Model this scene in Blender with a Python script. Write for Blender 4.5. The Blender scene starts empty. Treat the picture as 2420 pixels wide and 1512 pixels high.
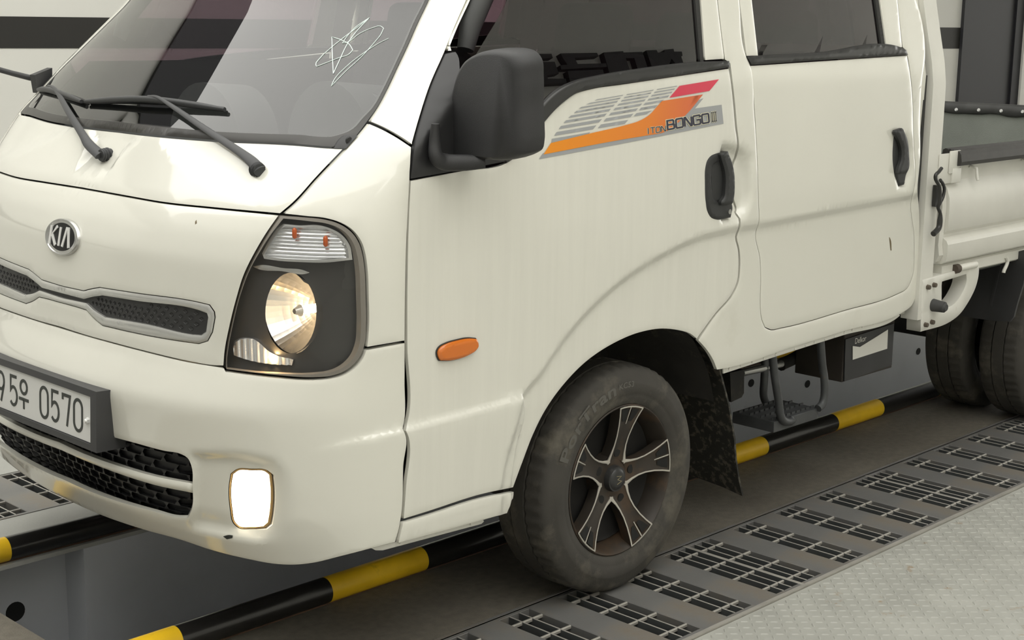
import bpy, bmesh, math, random
import numpy as np
from mathutils import Matrix, Vector
from mathutils.geometry import delaunay_2d_cdt

random.seed(7)
S = bpy.context.scene
COL = S.collection
# ------------------------------------------------------------------ camera
# truck space: x runs to the rear from the front axle, y to the truck's right, z up from the floor
F_PX, IMG_W, IMG_H = 3488.05, 2420.0, 1512.0
YAW, PITCH, ROLL = 0.77501766, 0.20016154, -0.01262213
CAM = np.array([-2.91413685, -3.26249800, 1.51579153])
def cam_axes():
    f = np.array([math.cos(YAW)*math.cos(PITCH), math.sin(YAW)*math.cos(PITCH), -math.sin(PITCH)])
    r = np.array([math.sin(YAW), -math.cos(YAW), 0.0])
    d = np.cross(f, r)
    c, s = math.cos(ROLL), math.sin(ROLL)
    return c*r + s*d, -s*r + c*d, f
AX_R, AX_D, AX_F = cam_axes()
cd = bpy.data.cameras.new('camera')
cam = bpy.data.objects.new('camera', cd)
COL.objects.link(cam)
M = Matrix(((AX_R[0], -AX_D[0], -AX_F[0], CAM[0]),
            (AX_R[1], -AX_D[1], -AX_F[1], CAM[1]),
            (AX_R[2], -AX_D[2], -AX_F[2], CAM[2]), (0, 0, 0, 1)))
cam.matrix_world = M
cd.sensor_width = 36.0
cd.lens = F_PX/IMG_W*36.0
cd.clip_start = 0.05
S.camera = cam
# ------------------------------------------------------------------ light
world = bpy.data.worlds.new('world'); S.world = world
world.use_nodes = True
bg = world.node_tree.nodes['Background']
bg.inputs[0].default_value = (1.0, 0.985, 0.93, 1)
bg.inputs[1].default_value = 1.9
S.view_settings.view_transform = 'Standard'
S.view_settings.look = 'None'
S.view_settings.gamma = 1.0
S.view_settings.use_curve_mapping = False
S.view_settings.exposure = 0.5

# ------------------------------------------------------------------ helpers: rays
def rays(px):
    px = np.asarray(px, float).reshape(-1, 2)
    return ((px[:, :1]-IMG_W/2)/F_PX)*AX_R + ((px[:, 1:2]-IMG_H/2)/F_PX)*AX_D + AX_F
def on_plane(px, axis, val):
    """points where the sight lines meet the plane coord[axis] = val"""
    d = rays(px); t = (val-CAM[axis])/d[:, axis]
    return CAM + d*t[:, None]
def pl(px, axis, val): return on_plane([px], axis, val)[0]
def crop(x0, y0, sc):
    return lambda pts: [(x0+u/sc, y0+v/sc) for u, v in pts]
cA = crop(0, 0, 3.15); cB = crop(0, 480, 3.15); cC = crop(0, 820, 2.184); cD = crop(500, 480, 3.15)
cE = crop(600, 0, 3.149); cF = crop(1250, 0, 2.7); cG = crop(1750, 0, 2.7); cH = crop(1640, 500, 2.5205)
cI = crop(1150, 750, 2.16); cJ = crop(1340, 930, 3.78); cK = crop(500, 1000, 2.953); cL = crop(0, 1100, 3.457)
cM = crop(2080, 150, 2.326); cN = crop(1640, 330, 4.321); cO = crop(900, 700, 2.4375)
cH2 = crop(530, 500, 6.871); cH3 = crop(530, 640, 5.814); cT = crop(1480, 140, 7.5615); cQ = crop(1000, 60, 4.0875)
cR = crop(2200, 560, 3.436); cP = crop(0, 820, 5.814); cS = crop(1720, 860, 4.4815)

def spline(pts, closed=True, step=10.0, corner=38.0):
    """resample a polyline; smooth where it bends gently, keep corners sharp"""
    P = [np.array(p, float) for p in pts]
    n = len(P)
    def ang(i):
        a = P[i]-P[i-1]; b = P[(i+1) % n]-P[i]
        la, lb = np.linalg.norm(a), np.linalg.norm(b)
        if la < 1e-9 or lb < 1e-9: return 180.0
        return math.degrees(math.acos(max(-1, min(1, a.dot(b)/la/lb))))
    sharp = [(not closed and i in (0, n-1)) or ang(i) > corner for i in range(n)]
    out = []
    m = n if closed else n-1
    for i in range(m):
        p1, p2 = P[i], P[(i+1) % n]
        L = np.linalg.norm(p2-p1)
        if L < 1e-9: continue
        p0 = P[i-1] if not sharp[i] else p1-(p2-p1)
        p3 = P[(i+2) % n] if not sharp[(i+1) % n] else p2+(p2-p1)
        # centripetal-like tangents limited to the segment length
        def tang(a, b, c):
            la, lb = np.linalg.norm(b-a)+1e-9, np.linalg.norm(c-b)+1e-9
            return ((b-a)/la*lb+(c-b)/lb*la)/(la+lb)
        m1, m2 = tang(p0, p1, p2)*L, tang(p1, p2, p3)*L
        k = max(1, int(math.ceil(L/step)))
        for j in range(k):
            t = j/k
            out.append((2*t**3-3*t*t+1)*p1+(t**3-2*t*t+t)*m1+(-2*t**3+3*t*t)*p2+(t**3-t*t)*m2)
    if not closed: out.append(P[-1])
    return np.array(out)

# ------------------------------------------------------------------ helpers: the cab's outer skin
# every height z has a plan outline: a superellipse round the nose, straight flanks behind x = xe(z)
ZT = np.arange(0.2, 2.2, 0.002)
def table(pairs, sig=0.012):
    z, v = zip(*pairs)
    t = np.interp(ZT, z, v)
    k = np.exp(-0.5*(np.arange(-60, 61)*0.002/sig)**2); k /= k.sum()
    t = np.convolve(np.pad(t, 60, mode='edge'), k, mode='valid')
    return lambda q: np.interp(q, ZT, t)
xf = table([(.28, -1.12), (.36, -1.165), (.42, -1.190), (.50, -1.200), (.60, -1.206), (.655, -1.210), (.675, -1.207), (.72, -1.184),
            (.755, -1.164), (.80, -1.158), (.90, -1.152), (.99, -1.143), (1.05, -1.12), (1.11, -1.083), (1.25, -.985),
            (1.56, -.665), (1.95, -.33), (2.2, -.1)], .008)
xe = table([(.2, -.80), (1.15, -.80), (1.24, -.775), (1.56, -.43), (1.95, -.30), (2.2, -.13)], .02)
hw = table([(.2, .845), (.40, .858), (.60, .868), (.95, .872), (1.25, .869), (1.365, .867), (1.42, .8545), (1.95, .735), (2.2, .68)], .008)
ep = table([(.2, 2.6), (1.08, 2.6), (1.26, 2.1), (2.2, 2.1)], .03)
eq = table([(.2, 2.0), (1.08, 2.0), (1.26, 1.25), (2.2, 1.25)], .03)
KS = 0.6
S0 = KS*math.pi/2
def solve_R(phi, z):
    a = xe(z)-xf(z); w = hw(z); p = ep(z); q = eq(z)
    c, s = np.maximum(np.cos(phi), 1e-9)/a, np.maximum(np.sin(phi), 1e-9)/w
    lo = np.zeros_like(phi+z); hi = np.full_like(lo, 1.6)
    for _ in range(34):
        m = (lo+hi)/2
        f = (m*c)**q+(m*s)**p
        lo = np.where(f < 1, m, lo); hi = np.where(f < 1, hi, m)
    return (lo+hi)/2
_ph = np.linspace(0, math.pi/2, 241); _zz = np.arange(.2, 2.2, .004)
RT = solve_R(_ph[:, None], _zz[None, :])
def base_R(phi, z):
    a = np.clip(np.asarray(phi, float)/(math.pi/2)*240, 0, 239.9999); b = np.clip((np.asarray(z, float)-.2)/.004, 0, len(_zz)-1.001)
    a, b = np.broadcast_arrays(a, b)
    i = a.astype(int); j = b.astype(int); u = a-i; v = b-j
    return (RT[i, j]*(1-u)+RT[i+1, j]*u)*(1-v)+(RT[i, j+1]*(1-u)+RT[i+1, j+1]*u)*v
LEDGE = (.775, .93)
BUMPS = []          # (polygon in (s,z), depth, blend width)
def sdf(poly, s, z):
    a = poly; b = np.roll(poly, -1, axis=0)
    P = np.stack([np.ravel(s), np.ravel(z)], 1)
    dmin = np.full(len(P), 1e9); inside = np.zeros(len(P), bool)
    for (x1, y1), (x2, y2) in zip(a, b):
        dx, dy = x2-x1, y2-y1
        L = dx*dx+dy*dy+1e-18
        t = np.clip(((P[:, 0]-x1)*dx+(P[:, 1]-y1)*dy)/L, 0, 1)
        dmin = np.minimum(dmin, np.hypot(P[:, 0]-x1-t*dx, P[:, 1]-y1-t*dy))
        cond = ((y1 > P[:, 1]) != (y2 > P[:, 1]))
        xi = x1+(P[:, 1]-y1)/(dy if abs(dy) > 1e-12 else 1e-12)*dx
        inside ^= cond & (P[:, 0] < xi)
    return np.where(inside, -dmin, dmin).reshape(np.shape(s))
def bump(s, z):
    s = np.abs(np.asarray(s, float)); z = np.asarray(z, float)
    d = np.zeros(np.broadcast(s, z).shape)
    for bi, (poly, depth, wd, shift) in enumerate(BUMPS):
        lo, hi = poly.min(0)-wd, poly.max(0)+wd
        S_, Z_ = np.broadcast_arrays(s, z)
        m = (S_ > lo[0]) & (S_ < hi[0]) & (Z_ > lo[1]) & (Z_ < hi[1])
        if not m.any(): continue
        t = np.clip(0.5-(sdf(poly, S_[m], Z_[m])-shift)/wd, 0, 1)
        k = t if bi == 0 else t*t*(3-2*t)                   # the waist crease is a straight chamfer
        if bi == 1:
            f = np.clip((S_[m]-LEDGE[0])/(LEDGE[1]-LEDGE[0]), 0, 1); k = k*f*f*(3-2*f)    # the sill ledge runs out to the front
        d[m] += depth*k
    return d
def skin(s, z, off=0.0):
    """(s, z) on the unrolled skin -> point in space, off metres outside it"""
    s = np.asarray(s, float); z = np.asarray(z, float)
    sg = np.where(s < 0, 1.0, -1.0); a = np.abs(s)
    phi = np.minimum(a/KS, math.pi/2)
    d = bump(s, z)+off
    R = base_R(phi, z)+d
    front = a <= S0
    x = np.where(front, xe(z)-R*np.cos(phi), xe(z)+a-S0)
    y = np.where(front, R*np.sin(phi), hw(z)+d)
    return np.stack([x, sg*y, z+0*x], -1)
def hit(px):
    """sight lines -> (s, z) where they meet the skin"""
    d = rays(px); N = len(d)
    off = np.zeros(N)
    ts = np.linspace(1.9, 7.5, 140)
    for it in range(3):
        def Fv(t):
            P = CAM+d[:, None, :]*t[..., None]
            x, y, z = P[..., 0], np.abs(P[..., 1]), P[..., 2]
            e = xe(z); dx = e-x
            fr = dx > 0
            ph = np.arctan2(y, np.where(fr, dx, 1e-9))
            rho = np.hypot(dx, y)
            return np.where(fr, rho-base_R(ph, z), y-hw(z))-off[:, None]
        T = np.broadcast_to(ts, (N, len(ts)))
        V = Fv(T)
        idx = np.argmax(V < 0, axis=1)
        ok = (V < 0).any(axis=1)
        # sight lines that just miss take their nearest approach
        idx = np.where(ok, idx, np.argmin(V, axis=1))
        lo = ts[np.maximum(idx-1, 0)].copy(); hi = ts[idx].copy()
        for _ in range(24):
            m = (lo+hi)/2
            f = Fv(m[:, None])[:, 0]
            lo = np.where(f > 0, m, lo); hi = np.where(f > 0, hi, m)
        t = (lo+hi)/2
        P = CAM+d*t[:, None]
        z = P[:, 2]; e = xe(z); dx = e-P[:, 0]
        a = np.where(dx > 0, KS*np.arctan2(np.abs(P[:, 1]), np.maximum(dx, 1e-9)), S0+P[:, 0]-e)
        s = np.where(P[:, 1] > 0, -a, a)
        off = bump(s, z)
    return np.stack([s, z], 1)
ROOF_Z = 1.90
def HP(pts, closed=True, step=10.0, corner=38.0):
    h = hit(spline(pts, closed, step, corner)); top = h[:, 1].max()
    if top > ROOF_Z: h[:, 1] = np.where(h[:, 1] > 1.6, 1.6+(h[:, 1]-1.6)*(ROOF_Z-1.6)/(top-1.6), h[:, 1])
    return h

# ------------------------------------------------------------------ helpers: meshes
def link(name, me, mat, parent, smooth=True):
    o = bpy.data.objects.new(name, me)
    COL.objects.link(o)
    if mat is not None and not me.materials: me.materials.append(mat)
    if parent is not None: o.parent = parent
    if smooth and len(me.polygons): me.polygons.foreach_set('use_smooth', [True]*len(me.polygons))
    return o
def from_data(name, V, Fc, mat, parent, smooth=True):
    me = bpy.data.meshes.new(name)
    me.from_pydata([tuple(map(float, v)) for v in V], [], [tuple(map(int, f)) for f in Fc])
    me.update()
    return link(name, me, mat, parent, smooth)
def from_bm(name, bm, mat, parent, smooth=False, bevel=0.0, seg=2):
    if bevel > 0:
        bmesh.ops.bevel(bm, geom=[e for e in bm.edges if len(e.link_faces) == 2 and e.calc_face_angle(0) > 0.5], offset=bevel,
                        segments=seg, affect='EDGES', profile=0.5, clamp_overlap=True)
    bmesh.ops.recalc_face_normals(bm, faces=bm.faces)
    me = bpy.data.meshes.new(name)
    bm.to_mesh(me); bm.free()
    o = link(name, me, mat, parent, smooth)
    if smooth: sharp(o)
    return o
def sharp(o, deg=35):
    me = o.data
    me.polygons.foreach_set('use_smooth', [True]*len(me.polygons))
    try: me.set_sharp_from_angle(angle=math.radians(deg))
    except Exception: pass
def box(bm, c, d, rot=None):
    m = Matrix.Translation(Vector(c))
    if rot is not None: m = m @ rot.to_4x4()
    m = m @ Matrix.Diagonal((d[0], d[1], d[2], 1))
    return bmesh.ops.create_cube(bm, size=1.0, matrix=m)['verts']
def box2(bm, a, b):
    a, b = np.minimum(a, b), np.maximum(a, b)
    return box(bm, (a+b)/2, b-a)
def cyl(bm, p0, p1, r0, r1=None, n=24, caps=True):
    p0, p1 = Vector(p0), Vector(p1)
    r1 = r0 if r1 is None else r1
    q = (p1-p0).to_track_quat('Z', 'Y').to_matrix().to_4x4()
    m = Matrix.Translation((p0+p1)/2) @ q
    return bmesh.ops.create_cone(bm, cap_ends=caps, cap_tris=False, segments=n, radius1=r0, radius2=r1, depth=(p1-p0).length, matrix=m)['verts']
def tube_data(path, r, n=12, closed=False, flat=1.0, up=None):
    P = [Vector(p) for p in path]; N = len(P)
    V, Fc = [], []
    prev = None
    for i in range(N):
        if closed: t = (P[(i+1) % N]-P[i-1])
        else: t = P[min(i+1, N-1)]-P[max(i-1, 0)]
        t.normalize()
        if prev is None:
            ref = Vector(up) if up is not None else (Vector((0, 0, 1)) if abs(t.z) < 0.9 else Vector((0, 1, 0)))
            a = (ref-t*ref.dot(t)).normalized()
        else:
            a = (prev-t*prev.dot(t)).normalized()
        prev = a
        b = t.cross(a)
        rr = r[i] if hasattr(r, '__len__') else r
        for k in range(n):
            th = 2*math.pi*k/n
            V.append(P[i]+a*(math.cos(th)*rr*flat)+b*(math.sin(th)*rr))
    M_ = N if closed else N-1
    for i in range(M_):
        for k in range(n):
            j = (i+1) % N
            Fc.append((i*n+k, i*n+(k+1) % n, j*n+(k+1) % n, j*n+k))
    if not closed:
        Fc.append(tuple(range(n-1, -1, -1))); Fc.append(tuple((N-1)*n+k for k in range(n)))
    return V, Fc
def tube(name, path, r, mat, parent, n=12, closed=False, flat=1.0, up=None, smooth_path=0):
    if smooth_path:
        path = spline3(path, smooth_path, closed)
        if hasattr(r, '__len__'): r = list(np.interp(np.linspace(0, 1, len(path)), np.linspace(0, 1, len(r)), r))
    V, Fc = tube_data(path, r, n, closed, flat, up)
    o = from_data(name, V, Fc, mat, parent)
    sharp(o, 50)
    return o
def spline3(pts, k=6, closed=False):
    P = [np.array(p, float) for p in pts]; n = len(P); out = []
    for i in range(n if closed else n-1):
        p0 = P[i-1] if (closed or i > 0) else 2*P[0]-P[1]
        p1, p2 = P[i], P[(i+1) % n]
        p3 = P[(i+2) % n] if (closed or i+2 < n) else 2*P[-1]-P[-2]
        for j in range(k):
            t = j/k
            out.append(0.5*((2*p1)+(-p0+p2)*t+(2*p0-5*p1+4*p2-p3)*t*t+(-p0+3*p1-3*p2+p3)*t**3))
    if not closed: out.append(P[-1])
    return out
def lathe(name, prof, mat, parent, n=64, axis='y', loc=(0, 0, 0), close=False):
    """prof: list of (radius, offset along axis)"""
    V, Fc = [], []
    m = len(prof)
    for i in range(n):
        th = 2*math.pi*i/n
        for r, h in prof:
            if axis == 'y': V.append((loc[0]+r*math.cos(th), loc[1]+h, loc[2]+r*math.sin(th)))
            elif axis == 'x': V.append((loc[0]+h, loc[1]+r*math.cos(th), loc[2]+r*math.sin(th)))
            else: V.append((loc[0]+r*math.cos(th), loc[1]+r*math.sin(th), loc[2]+h))
    for i in range(n):
        j = (i+1) % n
        for k in range(m if close else m-1):
            k2 = (k+1) % m
            Fc.append((i*m+k, j*m+k, j*m+k2, i*m+k2))
    o = from_data(name, V, Fc, mat, parent)
    bm = bmesh.new(); bm.from_mesh(o.data)
    bmesh.ops.remove_doubles(bm, verts=bm.verts, dist=1e-6)
    bmesh.ops.recalc_face_normals(bm, faces=bm.faces); bm.to_mesh(o.data); bm.free()
    sharp(o, 40)
    return o
FEAT = []          # points along creases and dishes of the skin, so that meshes follow them
def poly_tri(loops, grid=None, ring=None, feat=None):
    """triangulate a polygon with holes (2D); grid = spacing of inner points"""
    pts, edges = [], []
    for lp in loops:
        b = len(pts); n = len(lp)
        pts += [Vector((float(p[0]), float(p[1]))) for p in lp]
        edges += [(b+i, b+(i+1) % n) for i in range(n)]
    nb = len(pts)
    if grid:
        P = np.asarray(loops[0]); lo, hi = P.min(0), P.max(0)
        gx = np.arange(lo[0]+grid*.5, hi[0], grid); gz = np.arange(lo[1]+grid*.43, hi[1], grid*.87)
        GX, GZ = np.meshgrid(gx, gz); GX = GX+(np.arange(len(gz)) % 2)[:, None]*grid*.5
        q = np.stack([GX.ravel(), GZ.ravel()], 1)
        if len(q):
            sd = sdf(P, q[:, 0], q[:, 1])
            for h in loops[1:]: sd = np.maximum(sd, -sdf(np.asarray(h), q[:, 0], q[:, 1]))
            q = q[sd < -grid*.45]
        if ring:
            extra = []
            for li, lp in enumerate(loops):
                lp = np.asarray(lp); t = np.roll(lp, -1, 0)-np.roll(lp, 1, 0)
                nrm = np.stack([t[:, 1], -t[:, 0]], 1); nrm /= np.linalg.norm(nrm, axis=1)[:, None]+1e-12
                for sgn in (-1, 1): extra.append(lp+nrm*sgn*ring)
            ex = np.concatenate(extra)
            sd = sdf(P, ex[:, 0], ex[:, 1])
            for h in loops[1:]: sd = np.maximum(sd, -sdf(np.asarray(h), ex[:, 0], ex[:, 1]))
            ex = ex[(sd < -ring*.9)]
            q = np.concatenate([q, ex]) if len(q) else ex
        if feat is not None and len(feat):
            ex = feat[(feat[:, 0] > lo[0]) & (feat[:, 0] < hi[0]) & (feat[:, 1] > lo[1]) & (feat[:, 1] < hi[1])]
            if len(ex):
                sd = sdf(P, ex[:, 0], ex[:, 1])
                for h in loops[1:]: sd = np.maximum(sd, -sdf(np.asarray(h), ex[:, 0], ex[:, 1]))
                ex = ex[sd < -.006]
                q = np.concatenate([q, ex]) if len(q) else ex
        pts += [Vector((float(a), float(b))) for a, b in q]
    v, e, f, ov, oe, of = delaunay_2d_cdt(pts, edges, [], 0, 1e-7)
    v = np.array([(p.x, p.y) for p in v])
    f = [t for t in f if len(t) == 3]
    c = np.array([v[list(t)].mean(0) for t in f])
    sd = sdf(np.asarray(loops[0]), c[:, 0], c[:, 1]) < 0
    for h in loops[1:]: sd &= sdf(np.asarray(h), c[:, 0], c[:, 1]) > 0
    f = [t for t, k in zip(f, sd) if k]
    return v, f
def offset_poly(P, d):
    """move a closed polygon inwards by d"""
    P = np.asarray(P, float)
    a = P-np.roll(P, 1, 0); b = np.roll(P, -1, 0)-P
    a /= np.linalg.norm(a, axis=1)[:, None]+1e-12; b /= np.linalg.norm(b, axis=1)[:, None]+1e-12
    area = 0.5*np.sum(P[:, 0]*np.roll(P[:, 1], -1)-np.roll(P[:, 0], -1)*P[:, 1])
    sg = 1 if area > 0 else -1
    na = np.stack([-a[:, 1], a[:, 0]], 1)*sg; nb = np.stack([-b[:, 1], b[:, 0]], 1)*sg
    m = na+nb; l = np.maximum((m*m).sum(1), 0.6)
    return P+m*(2*d/l)[:, None]
def solid_patch(name, loops, place, mat, parent, t=.012, grid=.02, roll=0.0015, flip=None, ring=.005, feat=None):
    """a curved sheet: 2D outline (with holes) placed by place(u, v, off), rolled edge and a rim of depth t"""
    v, f = poly_tri(loops, grid, ring if roll else None, feat)
    cnt = {}
    for tri in f:
        for i in range(3):
            e = (tri[i], tri[(i+1) % 3]); cnt[e] = cnt.get(e, 0)+1
    bnd = [e for e in cnt if (e[1], e[0]) not in cnt]
    bset = {i for e in bnd for i in e}
    used = sorted({i for tri in f for i in tri}); remap = {i: k for k, i in enumerate(used)}
    offs = np.array([-roll if i in bset else 0.0 for i in used])
    vv = v[used]
    V = list(place(vv[:, 0], vv[:, 1], offs))
    Fc = [tuple(remap[i] for i in tri) for tri in f]
    bl = sorted(bset); k0 = len(V); rm = {i: k for k, i in enumerate(bl)}
    if t and bl:
        bv = v[bl]
        V += list(place(bv[:, 0], bv[:, 1], np.full(len(bl), -roll)))
        V += list(place(bv[:, 0], bv[:, 1], np.full(len(bl), -t)))
        nb_ = len(bl)
        for a, b in bnd:
            Fc.append((k0+rm[b], k0+rm[a], k0+nb_+rm[a], k0+nb_+rm[b]))
    # outward orientation
    A = np.array(V)
    tri = Fc[len(f)//2]
    n = np.cross(A[tri[1]]-A[tri[0]], A[tri[2]]-A[tri[0]])
    c2 = v[list(f[len(f)//2])].mean(0)
    o1 = place(np.array([c2[0]]), np.array([c2[1]]), np.array([0.01]))[0]-place(np.array([c2[0]]), np.array([c2[1]]), np.array([0.0]))[0]
    if n.dot(o1) < 0: Fc = [tuple(reversed(q)) for q in Fc]
    return from_data(name, V, Fc, mat, parent)
def panel(name, poly, mat, parent, holes=(), off=0.0, t=.012, grid=.02, shrink=.0017, roll=.0015, mirror=False):
    P = offset_poly(poly, shrink) if shrink else np.asarray(poly)
    H_ = [offset_poly(h, -shrink) if shrink else np.asarray(h) for h in holes]
    sg = -1.0 if mirror else 1.0
    return solid_patch(name, [P]+H_, lambda u, v, o: skin(u*sg, v, o+off), mat, parent, t, grid, roll, feat=(np.array(FEAT) if grid < .025 else None))
def glass_y(z): return .8545-.2255*(z-1.42)      # the side panes lie in one plane
def pane(name, poly, m, parent, off=-.012, mirror=False):
    sg = 1.0 if mirror else -1.0
    def place(u, v, o):
        P = skin(u, v, 0*u); return np.stack([np.maximum(P[:, 0], xe(v)-.006), sg*(glass_y(v)+off+o), v], -1)
    return solid_patch(name, [offset_poly(poly, -.006)], place, m, parent, t=0, grid=.06, roll=0)
def sym(half):
    """close a near-side half outline (first and last point near s = 0) with its mirror image"""
    h = np.asarray(half).copy()
    z0, z1 = h[0, 1], h[-1, 1]
    a = np.nonzero(h[:, 0] > .006)[0]
    z0, z1 = h[a[0], 1], h[a[-1], 1]
    h = np.concatenate([[[0, z0]], h[a[0]:a[-1]+1], [[0, z1]]])
    m = h[::-1].copy(); m[:, 0] *= -1
    keep = m[(m[:, 0] < -1e-4)]
    return np.concatenate([h, keep])
def empty(name, loc=(0, 0, 0), parent=None):
    o = bpy.data.objects.new(name, None); COL.objects.link(o); o.location = loc
    o.empty_display_size = .1
    if parent: o.parent = parent
    return o
def tag(o, label=None, cat=None, group=None, kind=None):
    if label: o['label'] = label
    if cat: o['category'] = cat
    if group: o['group'] = group
    if kind: o['kind'] = kind
    return o
def glyphs(text, spacing=1.0, shear=0.0, bold=0.0):
    """2D outline mesh of a text with Blender's own font: vertices, faces"""
    cu = bpy.data.curves.new('t', 'FONT'); cu.body = text; cu.space_character = spacing; cu.shear = shear
    cu.resolution_u = 4; cu.offset = bold
    ob = bpy.data.objects.new('t', cu); COL.objects.link(ob)
    dg = bpy.context.evaluated_depsgraph_get()
    me = bpy.data.meshes.new_from_object(ob.evaluated_get(dg))
    V = np.array([(v.co.x, v.co.y) for v in me.vertices]); Fc = [tuple(p.vertices) for p in me.polygons]
    bpy.data.objects.remove(ob); bpy.data.curves.remove(cu); bpy.data.meshes.remove(me)
    V -= V.min(0); V /= V[:, 1].max()
    return V, Fc
def strokes(lines, wd):
    """2D ribbons: list of polylines -> verts, faces (mitred)"""
    V, Fc = [], []
    for ln in lines:
        closed = len(ln) > 2 and tuple(ln[0]) == tuple(ln[-1])
        P = np.array(ln[:-1] if closed else ln, float); n = len(P); b = len(V)
        for i in range(n):
            a = P[i]-P[i-1] if (closed or i > 0) else P[1]-P[0]
            c = P[(i+1) % n]-P[i] if (closed or i < n-1) else P[-1]-P[-2]
            a = a/(np.linalg.norm(a)+1e-12); c = c/(np.linalg.norm(c)+1e-12)
            m = np.array([-(a+c)[1], (a+c)[0]]); l = max((m*m).sum(), .5)
            m = m*(wd/l)
            V.append(P[i]+m); V.append(P[i]-m)
        for i in range(n if closed else n-1):
            j = (i+1) % n
            Fc.append((b+2*i, b+2*i+1, b+2*j+1, b+2*j))
    return np.array(V), Fc
def arc(cx, cy, rx, ry, a0, a1, n=12):
    return [(cx+rx*math.cos(math.radians(a0+(a1-a0)*i/n)), cy+ry*math.sin(math.radians(a0+(a1-a0)*i/n))) for i in range(n+1)]
def quad_map(q):
    """bilinear map of the unit square onto four corner points: lower left, lower right, upper right, upper left"""
    q = [np.array(p, float) for p in q]
    return lambda u, v: (q[0][None]*((1-u)*(1-v))[:, None]+q[1][None]*(u*(1-v))[:, None]+q[2][None]*(u*v)[:, None]+q[3][None]*((1-u)*v)[:, None])
def decal(name, V, Fc, pxquad, mat, parent, off=.0012, sub=None):
    """flat print on the skin; V in the unit square, pxquad its four corners as seen"""
    m = quad_map(pxquad)
    px = m(V[:, 0], V[:, 1]); sz = hit(px)
    P = skin(sz[:, 0], sz[:, 1], off)
    o = from_data(name, P, Fc, mat, parent)
    return o
def prism(name, loop3, depth, mat, parent, bevel=0.0, smooth=False):
    """extrude a planar outline (3D points) by the vector depth"""
    bm = bmesh.new()
    d = Vector(depth)
    a = [bm.verts.new(tuple(p)) for p in loop3]; b = [bm.verts.new(tuple(Vector(p)+d)) for p in loop3]
    n = len(a)
    bm.faces.new(a); bm.faces.new(b[::-1])
    for i in range(n): bm.faces.new((a[i], b[i], b[(i+1) % n], a[(i+1) % n]))
    return from_bm(name, bm, mat, parent, smooth, bevel)

# ------------------------------------------------------------------ materials
def mat(name, col, rough=.5, metal=0.0, var=0.0, scale=8.0, bump_s=0.0, bump_sc=60.0, dirt=None, coat=0.0, spec=.5, stretch=None):
    m = bpy.data.materials.new(name); m.use_nodes = True
    nt = m.node_tree; b = nt.nodes['Principled BSDF']
    b.inputs['Base Color'].default_value = (*col, 1); b.inputs['Roughness'].default_value = rough
    b.inputs['Metallic'].default_value = metal
    b.inputs['Specular IOR Level'].default_value = spec
    if coat: b.inputs['Coat Weight'].default_value = coat; b.inputs['Coat IOR'].default_value = 1.6; b.inputs['Coat Roughness'].default_value = .06
    tc = nt.nodes.new('ShaderNodeTexCoord')
    src = tc.outputs['Object']
    if stretch:
        mp = nt.nodes.new('ShaderNodeMapping'); mp.inputs['Scale'].default_value = stretch
        nt.links.new(src, mp.inputs['Vector']); src = mp.outputs['Vector']
    last = None
    if var:
        n = nt.nodes.new('ShaderNodeTexNoise'); n.inputs['Scale'].default_value = scale; n.inputs['Detail'].default_value = 6
        nt.links.new(src, n.inputs['Vector'])
        r = nt.nodes.new('ShaderNodeMapRange'); r.inputs[1].default_value = .3; r.inputs[2].default_value = .7
        r.inputs[3].default_value = 1-var; r.inputs[4].default_value = 1+var
        nt.links.new(n.outputs['Fac'], r.inputs[0])
        mx = nt.nodes.new('ShaderNodeMix'); mx.data_type = 'RGBA'; mx.blend_type = 'MULTIPLY'; mx.inputs[0].default_value = 1
        mx.inputs[6].default_value = (*col, 1)
        nt.links.new(r.outputs[0], mx.inputs[7]); last = mx.outputs[2]
    if dirt:                                   # (colour, scale, low, high)
        n = nt.nodes.new('ShaderNodeTexNoise'); n.inputs['Scale'].default_value = dirt[1]; n.inputs['Detail'].default_value = 8
        n.inputs['Roughness'].default_value = .65
        nt.links.new(src, n.inputs['Vector'])
        r = nt.nodes.new('ShaderNodeMapRange'); r.inputs[1].default_value = dirt[2]; r.inputs[2].default_value = dirt[3]
        nt.links.new(n.outputs['Fac'], r.inputs[0])
        mx = nt.nodes.new('ShaderNodeMix'); mx.data_type = 'RGBA'
        nt.links.new(r.outputs[0], mx.inputs[0])
        if last: nt.links.new(last, mx.inputs[6])
        else: mx.inputs[6].default_value = (*col, 1)
        mx.inputs[7].default_value = (*dirt[0], 1); last = mx.outputs[2]
    if last: nt.links.new(last, b.inputs['Base Color'])
    if bump_s:
        n = nt.nodes.new('ShaderNodeTexNoise'); n.inputs['Scale'].default_value = bump_sc; n.inputs['Detail'].default_value = 5
        nt.links.new(src, n.inputs['Vector'])
        bp = nt.nodes.new('ShaderNodeBump'); bp.inputs['Strength'].default_value = bump_s; bp.inputs['Distance'].default_value = .004
        nt.links.new(n.outputs['Fac'], bp.inputs['Height']); nt.links.new(bp.outputs[0], b.inputs['Normal'])
    return m
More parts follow.
